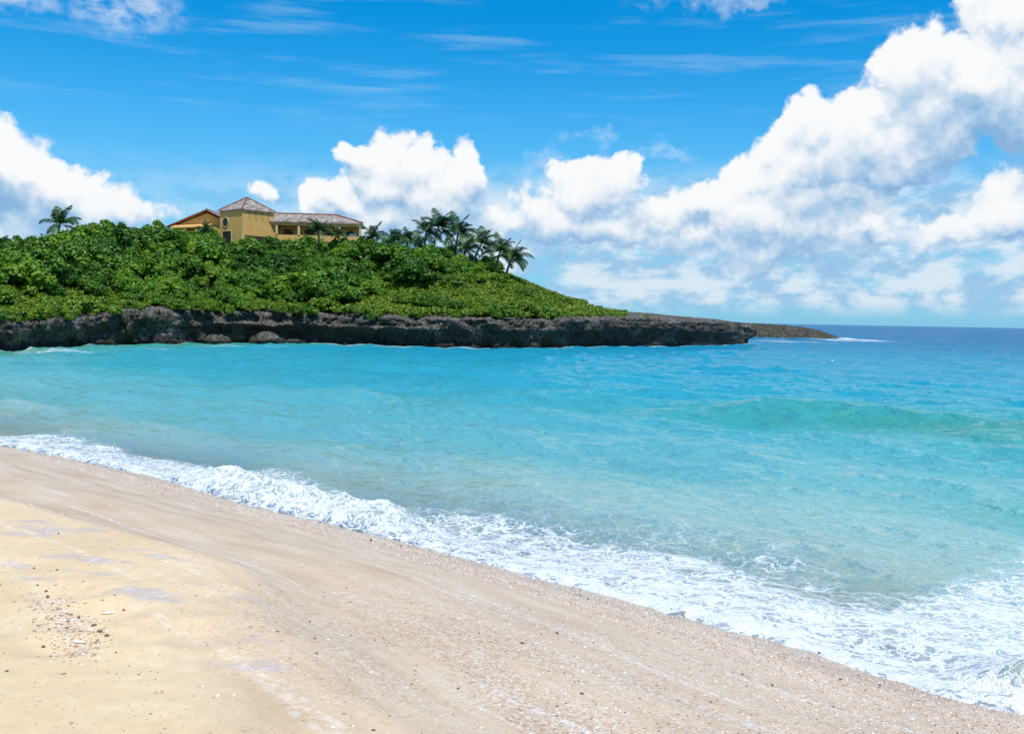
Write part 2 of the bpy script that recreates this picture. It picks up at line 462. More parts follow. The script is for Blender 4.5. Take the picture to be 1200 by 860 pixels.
def mat_sand():
    m, t, out = material('sand'); t.dims = '2D'
    p = t.pos()
    d = t.attr('inland'); film = t.attr('film'); s = t.attr('along')
    sdv = t.n('ShaderNodeCombineXYZ', {0: s, 1: d, 2: 0.0}).outputs[0]
    terr = t.attr('terrace')
    wob = t.math('SUBTRACT', t.noise(sdv, .35, 4.0, .55), .5)
    wob2 = t.math('SUBTRACT', t.noise(t.vmath('MULTIPLY', sdv, (.6, 2.0, 1)), 1.3, 4.0, .6), .5)
    dd = t.math('MULTIPLY_ADD', wob, 1.5, d)
    dd = t.math('MULTIPLY_ADD', wob2, .8, dd)
    # how far right the wet sand climbs: the terrace edge is crisp on the left, soft on the right
    tw = t.math('MULTIPLY_ADD', wob2, .35, terr)
    tw2 = t.math('MULTIPLY_ADD', wob2, 2.0, terr)
    wet = t.ramp(tw, .12, -.12)
    wet_soft = t.ramp(tw2, 1.1, -.7)
    kright = t.ramp(s, -6.2, -4.6)
    wetm = t.n('ShaderNodeMix', {0: kright, 2: wet, 3: wet_soft}).outputs[0]
    fine = t.noise(p, 210.0, 3.0, .6)
    mid = t.noise(p, 9.0, 5.0, .6)
    big = t.noise(p, 1.2, 4.0, .55)
    dry = t.cramp(big, [(.3, (.71, .52, .305)), (.5, (.775, .575, .35)), (.7, (.81, .63, .41))])
    dry = t.mix(t.ramp(mid, .35, .7), t.mix(.5, dry, (.66, .49, .29)), dry)
    wetc = t.cramp(t.math('ADD', wob2, .5), [(.3, (.60, .42, .255)), (.5, (.695, .51, .335)), (.72, (.75, .59, .42))])
    # shell grit in bands
    grit = t.voro(p, 68.0, 'F1', out=1)
    gv = t.n('ShaderNodeSeparateColor', {0: grit}).outputs
    gcol = t.cramp(gv[0], [(0.0, (.30, .20, .12)), (.2, (.52, .36, .23)), (.5, (.69, .51, .36)), (.75, (.77, .62, .48)), (.9, (.88, .82, .76)), (1.0, (.93, .9, .88))])
    gb = t.ramp(dd, 2.3, .9)
    gbR = t.math('MULTIPLY', t.ramp(dd, 6.6, 4.6), t.ramp(s, -7.5, -2.0, .15, 1.0))
    gband = t.math('MAXIMUM', gb, gbR)
    gpatch = t.ramp(t.noise(t.vmath('MULTIPLY', sdv, (.35, 1.6, 1)), 1.6, 4.0, .6), .36, .60, .35, 1.0)
    gband = t.math('MULTIPLY', gband, gpatch)
    base = t.mix(wetm, dry, wetc)
    base = t.mix(t.math('MULTIPLY', gband, .68), base, gcol)
    # fine grain
    base = t.mix(t.ramp(fine, .3, .75, .16, 0.0), base, (.25, .17, .10), 'MIX')
    # dark grains
    spk = t.voro(p, 60.0, 'F1', out=1)
    sv = t.n('ShaderNodeSeparateColor', {0: spk}).outputs
    dist = t.voro(p, 60.0, 'F1', out=0)
    dots = t.math('MULTIPLY', t.math('GREATER_THAN', sv[1], .975), t.math('LESS_THAN', dist, .3))
    base = t.mix(t.math('MULTIPLY', dots, .5), base, (.16, .10, .07))
    # old foam lines drying on the wet slope, and lilac films on the terrace
    ln = t.noise(t.mapping(sdv, (0, 0, R(-9)), (.16, 3.6, 1)), 1.5, 5.0, .55)
    ln = t.math('MULTIPLY', t.ramp(ln, .57, .68), t.math('MULTIPLY', t.ramp(dd, .6, 1.6), t.ramp(dd, 7.0, 5.0)))
    brk = t.ramp(t.noise(p, 14.0, 5.0, .7), .42, .62)
    ln = t.math('MULTIPLY', ln, brk)
    base = t.mix(t.math('MULTIPLY', ln, .62), base, (.84, .79, .75))
    fm = t.math('MULTIPLY_ADD', t.math('SUBTRACT', t.noise(t.vmath('MULTIPLY', p, (.7, 1.3, 1)), 7.0, 5.0, .7), .5), 1.7, film)
    fm = t.ramp(fm, .38, .75)
    base = t.mix(t.math('MULTIPLY', fm, .42), base, (.56, .475, .46))
    fw = t.ramp(t.math('MULTIPLY', fm, t.noise(p, 16.0, 5.0, .7)), .52, .70)
    base = t.mix(t.math('MULTIPLY', fw, .7), base, (.80, .76, .76))
    lap = t.ramp(t.math('MULTIPLY_ADD', wob2, .8, d), .75, .25)
    lap = t.math('MULTIPLY', lap, t.ramp(d, -.7, -.1))
    base = t.mix(t.math('MULTIPLY', lap, .55), base, (.43, .31, .20))
    rough = t.n('ShaderNodeMix', {0: wetm, 2: .9, 3: .46}).outputs[0]
    rough = t.n('ShaderNodeMix', {0: lap, 2: rough, 3: .2}).outputs[0]
    rough = t.n('ShaderNodeMix', {0: fm, 2: rough, 3: .34}).outputs[0]
    h = t.math('MULTIPLY_ADD', mid, .6, t.math('MULTIPLY', fine, .12))
    nb = t.bump(h, .35, .05)
    gh = t.math('MULTIPLY', t.voro(p, 85.0, 'F1'), gband)
    nb = t.bump(gh, .5, .012, nb)
    b = t.n('ShaderNodeBsdfPrincipled', {'Base Color': base, 'Roughness': rough, 'Normal': nb, 'Specular IOR Level': .4})
    finish(t, out, b.outputs[0])
    return m

# ------------------------------------------------------------------ coast of the headland
COAST_PX = [(0, 412, 375), (30, 410, 374), (60, 408, 371), (100, 405.5, 368), (140, 404, 362), (180, 403.5, 360), (240, 402.5, 362), (300, 402, 363), (350, 402.2, 365), (400, 403.5, 367),
            (450, 405.5, 369.5), (520, 407.5, 370), (600, 408.3, 372), (650, 407.8, 371), (700, 407, 369), (760, 406.5, 370), (820, 405.5, 374), (850, 404.5, 377), (872, 403, 380)]
RIDGE_PX = [(-60, 306), (0, 303), (40, 300), (70, 292), (100, 284), (150, 284), (200, 288), (250, 291), (300, 292), (350, 292), (400, 290), (450, 294), (500, 300), (540, 308), (580, 316), (610, 328), (640, 341), (660, 349), (700, 362), (730, 366), (760, 367), (800, 370.5), (850, 375.5), (872, 379)]
def hor(px): return 374.0 + (px - 600) * math.tan(ROLL)
_ct, _cy, _ch = [], [], []
for (px, py, pt) in COAST_PX:
    p = onz(px, py, 0.0); _ct.append(p[0] / p[1]); _cy.append(p[1])
    _ch.append(at(px, pt, p[1])[2])
_ct = np.array([-1.4, -1.0, -.80, -.65, -.57] + _ct); _cy = np.array([44, 47, 50, 56, 63] + _cy); _ch = np.array([1.2, 1.5, 1.9, 2.2, 2.3] + _ch) * .945
TIP_T = _ct[-1]
# the headland is laid out in bearing t = x / y and distance Y
def coast_Y(t): return np.interp(t, _ct, _cy)
def cliff_h(t): return np.interp(t, _ct, _ch)
_rt, _rz, _rd = [], [], []
for (px, py) in RIDGE_PX:
    t_ = at(px, py, 100.0)[0] / 100.0
    dep = np.interp(px, [-100, 400, 600, 700, 760, 830, 872], [36, 34, 28, 18, 9, 5, 1.2])
    _rt.append(t_); _rz.append(at(px, py, coast_Y(t_) + dep)[2]); _rd.append(dep)
_rt = np.array(_rt); _rz = np.array(_rz); _rd = np.array(_rd)
def ridge_z(t): return np.interp(t, np.concatenate([[-1.4, -.9], _rt]), np.concatenate([[5, 8], _rz]))
def ridge_d(t): return np.interp(t, _rt, _rd)
def t_px(px): return at(px, 380, 100.0)[0] / 100.0
def hill_z(t, s):                 # ground height s metres inland of the cliff rim
    ch, rz, rd = cliff_h(t), np.maximum(ridge_z(t), cliff_h(t) + .05), ridge_d(t)
    e = s / rd
    up = ch + (rz - ch) * (.45 * np.clip(e, 0, 1) + .55 * sstep(0, 1, e))
    back = rz - (rz + 2.0) * sstep(1.55, 3.2, e)
    z = np.where(e < 1, up, back)
    X = t * (coast_Y(t) + s)
    return z + .35 * fbm(X * .16, s * .16, o=3) * sstep(.02, .3, e)
def hill_at(X, Y):
    t = X / Y
    return hill_z(t, np.maximum(Y - coast_Y(t) - .3, 0))

def mat_rock():
    m, t, out = material('coral_rock')
    p = t.pos()
    z = t.n('ShaderNodeSeparateXYZ', {0: p}).outputs[2]
    nz = t.n('ShaderNodeSeparateXYZ', {0: t.n('ShaderNodeNewGeometry').outputs['Normal']}).outputs[2]
    a = t.noise(p, .9, 6.0, .65)
    b = t.noise(t.vmath('MULTIPLY', p, (1, 1, 2.2)), 3.2, 6.0, .7)
    pits = t.voro(t.vmath('ADD', p, t.scale(t.noise(p, 2.0, 2.0, .5, out=1), .5)), 2.3, 'F1')
    c = t.cramp(b, [(.30, (.014, .013, .011)), (.46, (.046, .041, .033)), (.6, (.11, .098, .078)), (.74, (.26, .235, .19))])
    c = t.mix(t.ramp(a, .46, .66, 0, .5), c, (.07, .056, .036))
    lt = t.math('MULTIPLY', t.ramp(t.noise(p, .22, 4.0, .6), .50, .62), t.ramp(b, .40, .62))
    c = t.mix(t.math('MULTIPLY', lt, .8), c, (.34, .30, .23))
    c = t.mix(t.math('MULTIPLY', t.ramp(nz, .25, .8), t.ramp(b, .42, .64)), c, (.235, .22, .195))
    # black weed and water stain along the tide line
    tide = t.ramp(t.math('MULTIPLY_ADD', a, .8, z), 1.15, .55)
    c = t.mix(t.math('MULTIPLY', tide, .85), c, (.018, .018, .014))
    h = t.math('ADD', t.math('MULTIPLY', pits, -.5), b)
    nb = t.bump(h, .9, .35)
    bs = t.n('ShaderNodeBsdfPrincipled', {'Base Color': c, 'Roughness': .9, 'Normal': nb, 'Specular IOR Level': .2})
    finish(t, out, bs.outputs[0])
    return m
def mat_soil():
    m, t, out = material('hill_ground')
    p = t.pos()
    b = t.noise(p, .5, 6.0, .65)
    f = t.noise(p, 4.5, 5.0, .7)
    c = t.cramp(b, [(.3, (.02, .045, .007)), (.5, (.05, .10, .010)), (.7, (.10, .15, .014))])
    c = t.mix(t.ramp(f, .35, .65, .6, 0), c, (.012, .028, .007))
    nb = t.bump(f, 1.0, .5)
    bs = t.n('ShaderNodeBsdfPrincipled', {'Base Color': c, 'Roughness': .9, 'Normal': nb, 'Specular IOR Level': .15})
    finish(t, out, bs.outputs[0])
    return m
ROCK = mat_rock(); SOIL = mat_soil()

def build_headland():
    T = np.concatenate([np.linspace(-1.4, t_px(-90), 120)[:-1], np.linspace(t_px(-90), TIP_T, 900)])
    nc = len(T)
    cy, ch = coast_Y(T), cliff_h(T)
    X0 = T * cy
    ch = ch + .55 * fbm(600 * .028 + FPX * T * .028, T * 0 + 4.4, o=4) * sstep(t_px(872), t_px(800), T)
    taper = sstep(t_px(872), t_px(820), T)
    PX = 600 + FPX * T
    # cliff profile: (inland offset, fraction of height); a wave-cut notch under a jutting lip
    prof = [(1.0, -1.0), (.95, -.5), (.9, -.2), (.9, 0.0), (.95, .04), (1.0, .08), (1.05, .12), (1.1, .17), (1.14, .22), (1.15, .27), (1.1, .32), (1.0, .37), (.86, .42), (.7, .465), (.5, .505), (.32, .54), (.16, .575), (.05, .61), (-.03, .645), (-.08, .68), (-.1, .72), (-.1, .76),
            (-.1, .80), (-.08, .84), (-.03, .88), (.05, .92), (.15, .95), (.35, .98), (.6, 1.0), (1.0, 1.02), (1.5, 1.03), (2.1, 1.03)]
    rows = []
    notch = np.interp(PX, [-90, 0, 85, 115, 190, 225, 330, 360, 470, 530, 630, 655, 800, 872], [1.3, 1.5, 1.5, .25, .1, .9, 1.2, 1.6, 1.2, .5, .35, 1.5, 1.7, 1.7])
    notch = notch * (1 + 1.1 * fbm(X0 * .22, cy * .1, o=3))
    notch = np.clip(notch, .05, 2.4)
    bulge = 2.2 * fbm(PX * .016, PX * 0 + 7.7, o=4)
    step = np.interp(PX, [195, 230, 350, 380, 500, 530], [0, .9, .9, .7, .5, 0])   # a ledge half way up
    for (off, fz) in prof:
        z = ch * fz if fz >= 0 else fz * 2.0 + 0 * ch
        o = np.where(off > .15, (off - .15) * notch + .15, off + 0 * ch) if fz < .6 else off + 0 * ch
        o = o + step * sstep(.60, .72, np.full_like(ch, fz)) * 1.1
        y = cy + o * (.35 + .65 * taper) + bulge
        n1 = fbm(PX * .05, z * .7, y * .1, o=4); n2 = fbm(PX * .16, z * 1.9, o=4, ridged=True)
        y = y + 2.3 * n1 + .75 * n2 + .35 * pnoise(PX * .02, z * 2.8)
        z2 = z + (.45 * fbm(PX * .06, X0 * 0 + fz * 3, o=4) if fz > .5 else 0) + (.60 * fbm(PX * .12, y * 1.2, o=4, ridged=True) - .22 if fz >= .92 else 0)
        rows.append(np.stack([T * y, y, z2], 1))
    nrock = len(rows)
    top = rows[-1]
    rd = ridge_d(T)
    for e in np.concatenate([np.linspace(.03, 1.1, 44), np.linspace(1.2, 3.4, 20)]):
        s = np.maximum(rd * e, .02)
        y = top[:, 1] + s
        X = T * y
        z = hill_z(T, s + 2.0 * (1 - e / 3.4))
        k = sstep(0, .12, e)
        z = top[:, 2] * (1 - k) + z * k + .25 * fbm(X * 1.1, y * 1.1, o=4) * sstep(14, 4, s)
        rows.append(np.stack([X, y, z], 1))
    V = np.stack(rows, 0)
    fc = grid_faces(len(rows), nc)
    ri = np.repeat(np.arange(len(rows) - 1), nc - 1)
    ci = np.tile(np.arange(nc - 1), len(rows) - 1)
    # bare rock over the low end of the point
    mi = np.where((ri < nrock + 1) | (PX[ci] > 722 + 14 * np.sin(ri * 1.7)), 0, 1)
    last = np.array([r * nc + nc - 1 for r in range(len(rows))])
    V = V.reshape(-1, 3)
    prev = last
    quads = [fc]; mis = [mi]
    # blunt end of the point: the lip juts farther out than the undercut foot
    for k, (sq, dx) in enumerate([(.80, .5), (.5, 1.0), (.06, 1.5)]):
        base = V[last].copy()
        mid = np.median(base[:, 1])
        hi = sstep(.6, 2.0, base[:, 2])
        nb = base.copy(); nb[:, 0] += dx * (.15 + 1.0 * hi) + .35 * fbm(base[:, 2] * 1.3, base[:, 1] * 1.1, o=3); nb[:, 1] = mid + (base[:, 1] - mid) * sq
        nb[:, 2] = base[:, 2] * (1 - .10 * k) - .05 * k
        st = len(V); V = np.concatenate([V, nb])
        cur = np.arange(st, st + len(last))
        quads.append(np.stack([prev[:-1], cur[:-1], cur[1:], prev[1:]], 1)); mis.append(np.zeros(len(last) - 1, int))
        prev = cur
    me = new_mesh('headland', V, np.concatenate(quads), [ROCK, SOIL], True, None, np.concatenate(mis))
    return obj('headland', me, kind='structure')

def build_far_point():
    # low rocky spit seen past the end of the headland
    Y0 = onz(930, 396, 0)[1]
    xs = [at(px, 396, Y0)[0] for px in (760, 870, 900, 930, 955, 968, 985, 992)]
    hs = [3.0, 3.0, 3.0, 2.7, 2.2, 1.7, .7, -.4]
    X = np.linspace(xs[0] - 10, xs[-1] + 2, 260)
    H = np.interp(X, xs, hs)
    rows = []
    for i, e in enumerate(np.linspace(0, 1, 40)):
        prof = np.interp(e, [0, .06, .16, .3, .6, .85, 1], [-.4, .25, .62, .95, 1.0, .7, -.4])
        y = Y0 + e * 16 - 1 + 1.5 * fbm(X * .12, X * 0 + e * 2, o=3)
        z = H * prof + (1.0 * fbm(X * .5, y * .5, o=4, ridged=True) - .25 + .45 * fbm(X * 1.4, y * 1.4, o=3)) * (prof > 0) * np.clip(H, .3, 1.2) - .12
        z = np.where(H < 0, -1.0, z)
        rows.append(np.stack([X, y, z], 1))
    V = np.stack(rows, 0).reshape(-1, 3)
    fc = grid_faces(40, len(X))
    me = new_mesh('rocky_spit', V, fc, [mat_spit()], True)
    return obj('rocky_spit', me, kind='structure')
def mat_spit():
    m, t, out = material('spit_rock')
    p = t.pos()
    nz = t.n('ShaderNodeSeparateXYZ', {0: t.n('ShaderNodeNewGeometry').outputs['Normal']}).outputs[2]
    b = t.noise(p, 1.6, 6.0, .7); a = t.noise(p, .4, 4.0, .6)
    c = t.cramp(b, [(.34, (.012, .014, .012)), (.5, (.055, .048, .034)), (.72, (.24, .19, .12))])
    c = t.mix(t.math('MULTIPLY', t.ramp(nz, .6, .95), t.ramp(a, .48, .6)), c, (.045, .06, .022))
    bs = t.n('ShaderNodeBsdfPrincipled', {'Base Color': c, 'Roughness': .9, 'Normal': t.bump(b, .9, .5)})
    finish(t, out, bs.outputs[0])
    return m

# ------------------------------------------------------------------ sea
def mat_water():
    m, t, out = material('sea_water'); t.dims = '2D'
    p = t.pos()
    tint = t.attr('tint'); opac = t.attr('opac'); foam = t.attr('foam'); lift = t.attr('lift'); green = t.attr('green'); far = t.attr('far')
    sdv = t.mapping(p, (0, 0, R(41.3)))
    # ripples
    r1 = t.noise(t.vmath('MULTIPLY', sdv, (.55, 1.0, 1)), 5.0, 4.0, .55)
    r2 = t.noise(t.vmath('MULTIPLY', sdv, (.45, 1.0, 1)), 1.1, 5.0, .58)
    r3 = t.noise(t.vmath('MULTIPLY', p, (.35, 1.0, 1)), .22, 6.0, .62)
    nb = t.bump(r1, t.ramp(far, 60, 15, 0.0, .7), .09)
    nb = t.bump(r2, t.ramp(far, 5, 40, .7, 1.0), .58, nb)
    nb = t.bump(r3, t.ramp(far, 20, 120, .0, 1.0), 1.6, nb)
    # colour of the water itself: by depth and bottom, with patches of weed and sand
    patch = t.noise(t.vmath('MULTIPLY', p, (.4, 1, 1)), .10, 4.0, .6)
    tv = t.math('MULTIPLY_ADD', t.math('SUBTRACT', patch, .5), .16, tint)
    body = t.cramp(tv, WATER_RAMP)
    body = t.mix(t.math('MULTIPLY', green, .92), body, (.10, .54, .38))
    rp = t.math('ADD', t.math('MULTIPLY', r2, .6), t.math('MULTIPLY', r3, .4))
    diff = t.n('ShaderNodeBsdfDiffuse', {'Color': body, 'Normal': nb}).outputs[0]
    trl = t.n('ShaderNodeBsdfTranslucent', {'Color': (.10, .50, .38, 1)}).outputs[0]
    diff = t.mixsh(t.math('MULTIPLY', green, .35), diff, trl)
    tr = t.n('ShaderNodeBsdfTransparent', {'Color': (.86, .965, .94, 1)}).outputs[0]
    under = t.mixsh(opac, tr, diff)
    fr = t.n('ShaderNodeFresnel', {'IOR': 1.33, 'Normal': nb}).outputs[0]
    fr = t.math('MULTIPLY', fr, t.ramp(far, 8, 160, .42, .24))
    gl = t.n('ShaderNodeBsdfGlossy', {'Color': (1, 1, 1, 1), 'Roughness': .10, 'Normal': nb}).outputs[0]
    surf = t.mixsh(fr, under, gl)
    # foam
    wv = t.vmath('ADD', sdv, t.scale(t.vmath('SUBTRACT', t.noise(sdv, 1.6, 4.0, .6, out=1), (.5, .5, .5)), .8))
    wv = t.vmath('MULTIPLY', wv, (.50, 1.0, 1))
    cell = t.voro(wv, 4.4, 'DISTANCE_TO_EDGE')
    cell2 = t.voro(wv, 12.0, 'DISTANCE_TO_EDGE')
    lace = t.math('MAXIMUM', t.ramp(cell, .16, .0), t.math('MULTIPLY', t.ramp(cell2, .22, .0), .75))
    cl = t.noise(wv, 2.6, 8.0, .70)
    fz = t.math('MULTIPLY_ADD', t.math('SUBTRACT', cl, .5), 1.15, foam)
    fz = t.math('MULTIPLY_ADD', t.math('SUBTRACT', lace, .42), .50, fz)
    fa = t.math('MAXIMUM', t.ramp(fz, .46, .66), t.math('MULTIPLY', t.ramp(fz, .22, .52), .42))
    fa = t.math('MULTIPLY', fa, t.ramp(foam, .02, .12))
    fbig = t.noise(p, 9.0, 5.0, .65)
    bub = t.voro(p, 55.0, 'F1')
    fh = t.math('ADD', t.math('MULTIPLY', fbig, 1.0), t.math('MULTIPLY', bub, -.15))
    fn = t.bump(fh, .75, .09)
    fcol = t.cramp(t.math('MULTIPLY_ADD', t.math('SUBTRACT', fz, .62), .9, .5), [(0.0, (.60, .70, .72)), (.45, (.78, .82, .84)), (1.0, (.90, .90, .90))])
    fd = t.n('ShaderNodeBsdfPrincipled', {'Base Color': fcol, 'Roughness': .6, 'Normal': fn, 'Specular IOR Level': .3}).outputs[0]
    fin = t.mixsh(t.math('MULTIPLY', fa, .96), surf, fd)
    finish(t, out, fin)
    return m
WATER_RAMP = [(0.0, (.54, .66, .52)), (.06, (.42, .64, .53)), (.14, (.21, .53, .49)), (.30, (.055, .42, .46)), (.48, (.018, .36, .465)), (.64, (.010, .285, .44)), (.82, (.020, .19, .35)), (1.0, (.03, .155, .31))]

def build_sea():
    ang = np.concatenate([np.linspace(-80, -33, 60)[:-1], np.linspace(-33, 33, 860), np.linspace(33, 95, 70)[1:]])
    rad = np.concatenate([np.arange(5.5, 18, .042), np.geomspace(18, 60, 330), np.geomspace(60, 400, 130)[1:], np.geomspace(400, 90000, 50)[1:]])
    A, Rr = np.meshgrid(np.radians(ang), rad)
    x = Rr * np.sin(A); y = Rr * np.cos(A)
    s, d = sd(x, y)
    off = -d
    z = np.zeros_like(x)
    wr = np.random.default_rng(5)
    # wind ripples and small waves, running roughly towards the shore
    base_a = math.atan2(-NV[1], -NV[0])
    for i in range(34):
        lam = .35 * (1.16 ** i) if i < 22 else wr.uniform(.6, 7)
        th = base_a + wr.normal() * .55
        k = 2 * math.pi / lam
        amp = .0078 * lam ** .80
        amp_field = amp * sstep(26 * lam + 6, 13 * lam + 3, Rr * .16 + 0) * sstep(.0, 2.5, off + .3)
        ph = k * (x * math.cos(th) + y * math.sin(th)) + wr.uniform(0, 6.28) + 1.3 * pnoise(x * .12 + i, y * .12)
        z += amp_field * np.sin(ph) * (.45 + .9 * np.clip(.5 + pnoise(x * .1 + 3 * i, y * .1), 0, 1))
    z += .03 * fbm(s * .25, off * .7, o=3) * sstep(1, 6, off) * sstep(120, 50, Rr)
    green = np.zeros_like(x)
    # the green swell rearing up at the right
    def ridge(o0, s0, s1, h, wf, wb, sharp=1.0):
        env = sstep(s0, s1, s)
        q = off - o0 - .9 * pnoise(s * .12, s * 0 + o0) 
        f = np.where(q < 0, np.exp(-(np.abs(q) / wf) ** 1.45), np.exp(-(np.abs(q) / wb) ** 1.4))
        return h * env * f, env, q
    w, env, q = ridge(19.3, -26.0, -5.0, .86, 1.9, 3.8)
    z += w
    streak = .55 + .9 * fbm(s * .9 + q * .5, q * 1.1, o=3)
    green = np.maximum(green, env * np.exp(-((q + 1.2) / 1.9) ** 2) * np.clip(1.4 * streak + .15, .2, 1.2))
    w, env, q = ridge(9.5, -9, 4, .14, 1.2, 2.5)
    z += w; green = np.maximum(green, .35 * env * np.exp(-((q + .7) / .9) ** 2))
    w, env, q = ridge(33.0, -34, -8, .22, 2.6, 4.5)
    z += w
    w, env, q = ridge(6.0, -16, -9, .07, .8, 1.8)
    z += w
    # swash and broken waves
    top = foam_top(s) - shore(s)
    wdt = np.clip(top, .5, 8)
    e = np.clip(off / wdt, -1, 3)
    foam = sstep(-.35, -.02, e) * sstep(1.22, .80, e)
    rt = sstep(.0, 5.0, s)        # on the right the sheet opens into lace
    dens = .71 - .09 * sstep(.3, .8, e) 
    dens = dens - rt * (.08 + .24 * np.exp(-((e - .60) / .28) ** 2)) 
    lft = sstep(-7.5, -9.0, s)
    dens = dens - .10 * lft
    foam = foam * dens
    foam = np.clip(foam + .14 * np.exp(-((off - .12) / .16) ** 2) * (off > -.4), 0, 1)
    # trailing lace behind the foam band
    foam = np.maximum(foam, .36 * sstep(1.9, 1.0, e) * (e > .9) * sstep(-12, -4, s))
    # little crests of white along the left break
    lip = np.exp(-((e - .30) / .25) ** 2)
    br_env = sstep(-17.5, -14.8, s) * sstep(-9.6, -10.8, s)
    tur = fbm(s * 1.3, off * 2.1, o=4, ridged=True)
    z += br_env * lip * (.20 + .22 * tur)
    z += lft * foam * .10 * (.4 + tur)
    foam = np.maximum(foam, br_env * lip * .74)
    # the clear hump collapsing on the sand at the far right
    c = onz(1192, 792, .15)
    cs, co = sd(np.array([c[0]]), np.array([c[1]]))
    hs, ho = s - cs[0], off + co[0] - .05
    hump = .34 * sstep(-.75, .35, hs) * np.where(ho < 0, np.exp(-(ho / .20) ** 2), np.exp(-(ho / .75) ** 2))
    z += hump * (1 + .25 * pnoise(s * 2, off * 3))
    hf = sstep(.06, .22, hump) 
    foam = foam * (1 - .25 * hf * sstep(-.3, .3, hs))
    # a rolled edge of water along the front of the swash
    front = np.exp(-((off - .08) / .16) ** 2)
    z += front * (.022 + .02 * pnoise(s * 2.2, off * 2)) + .018 * foam * fbm(s * 2.5, off * 4, o=4)
    z += .075 * pnoise(s * .8, s * 0 + 1.7) * sstep(1.5, 0, off) + .055 * pnoise(s * 2.3, s * 0 + 5.2) * sstep(1, 0, off) + .02 * pnoise(s * 7, off * 3) * sstep(1, 0, off)
    # foam where the sea meets the rocks, and the white water off the spit
    tt = np.where(y > 1, x / np.maximum(y, 1), 9)
    cd = coast_Y(tt) - y
    inx = (tt > -.9) & (tt < TIP_T - .004)
    rockf = np.where(inx, sstep(1.6, .2, cd) * (.24 + .8 * np.clip(fbm(tt * 18, y * 0 + 3, o=3) + .08, 0, 1)), 0)
    foam = np.maximum(foam, rockf)
    for (px, py, lx, ly, v) in [(1002, 398, 15, 1.3, 1.0), (980, 398.5, 10, 1.6, .8), (877, 403.2, 5, .7, .8), (925, 400.5, 50, .8, .45), (260, 405.5, 80, .7, .30), (60, 411.5, 60, .8, .5), (160, 407.5, 40, .6, .4)]:
        P = onz(px, py, 0)
        lxw = lx / FPX * P[1]; lyw = abs(onz(px, py - ly, 0)[1] - P[1])
        foam = np.maximum(foam, v * np.exp(-((x - P[0]) / lxw) ** 2 - ((y - P[1]) / lyw) ** 2))
    # tint: shallow sand -> turquoise -> deep blue
    tint = np.interp(off, [0, 3, 8, 15, 24, 45, 80, 130, 260, 700], [.0, .06, .16, .26, .37, .50, .62, .76, .92, 1.0])
    # the left of the bay keeps a shallower, greener bottom
    lf = sstep(-5, -55, x) * sstep(25, 70, y)
    tint = tint * (1 - .30 * lf)
    gr2 = np.where(inx, sstep(14, 2, cd), 0) * sstep(-8, -30, x) * .75
    green = np.maximum(green, gr2)
    dep = np.maximum(z - seabed(x, y), 0)
    opac = 1 - np.exp(-dep * 2.2)
    opac = np.clip(opac * .97 + .02, 0, 1)
    V = np.stack([x, y, z], -1).reshape(-1, 3)
    fc = grid_faces(*A.shape)
    keep = (d.ravel()[fc].min(1) < 1.2)
    beyond = (cd.ravel()[fc].max(1) < -6) & (tt.ravel()[fc].min(1) > -.8) & (tt.ravel()[fc].max(1) < .1) & (cd.ravel()[fc].min(1) > -40)
    fc = fc[keep & ~beyond]
    used = np.unique(fc)
    remap = np.zeros(len(V), np.int64); remap[used] = np.arange(len(used))
    at_ = {'tint': tint, 'opac': opac, 'foam': foam, 'green': green, 'lift': z, 'far': Rr}
    me = new_mesh('sea', V[used], remap[fc][:, ::-1], [mat_water()], True, {k: v.ravel()[used] for k, v in at_.items()})
    return obj('sea', me, kind='structure')

build_beach()
build_headland()
build_far_point()
build_sea()

# ------------------------------------------------------------------ leaves
def mat_leaf(name, c0, c1, c2, rough=.42, trans=.25):
    m, t, out = material(name)
    oi = t.n('ShaderNodeObjectInfo').outputs['Random']
    v = t.attr('leafv')
    p = t.pos()
    big = t.noise(p, .16, 3.0, .5)
    k = t.math('ADD', t.math('MULTIPLY', v, .55), t.math('MULTIPLY', oi, .42))
    k = t.math('ADD', k, t.math('MULTIPLY', t.math('SUBTRACT', big, .5), .9), clamp=True)
    c = t.cramp(k, [(.1, c0), (.5, c1), (.95, c2)])
    b = t.n('ShaderNodeBsdfPrincipled', {'Base Color': c, 'Roughness': rough, 'Specular IOR Level': .28}).outputs[0]
    tl = t.n('ShaderNodeBsdfTranslucent', {'Color': c}).outputs[0]
    finish(t, out, t.mixsh(trans, b, tl))
    return m
LEAF_DARK = mat_leaf('sea_grape_leaf', (.016, .066, .006), (.072, .195, .009), (.23, .385, .018))
LEAF_LIGHT = mat_leaf('low_shrub_leaf', (.05, .125, .008), (.12, .23, .010), (.20, .30, .02))
GRASS = mat_leaf('creeper_leaf', (.075, .14, .008), (.15, .235, .010), (.24, .30, .025), .55)
PALM = mat_leaf('palm_leaf', (.014, .048, .014), (.032, .105, .020), (.075, .17, .03), .38, .2)
def mat_bark():
    m, t, out = material('palm_bark')
    p = t.pos()
    ring = t.noise(t.vmath('MULTIPLY', p, (1, 1, 6)), 2.0, 4.0, .6)
    c = t.cramp(ring, [(.3, (.09, .075, .055)), (.7, (.24, .20, .155))])
    finish(t, out, t.n('ShaderNodeBsdfPrincipled', {'Base Color': c, 'Roughness': .9, 'Normal': t.bump(ring, .6, .05)}).outputs[0])
    return m
BARK = mat_bark()

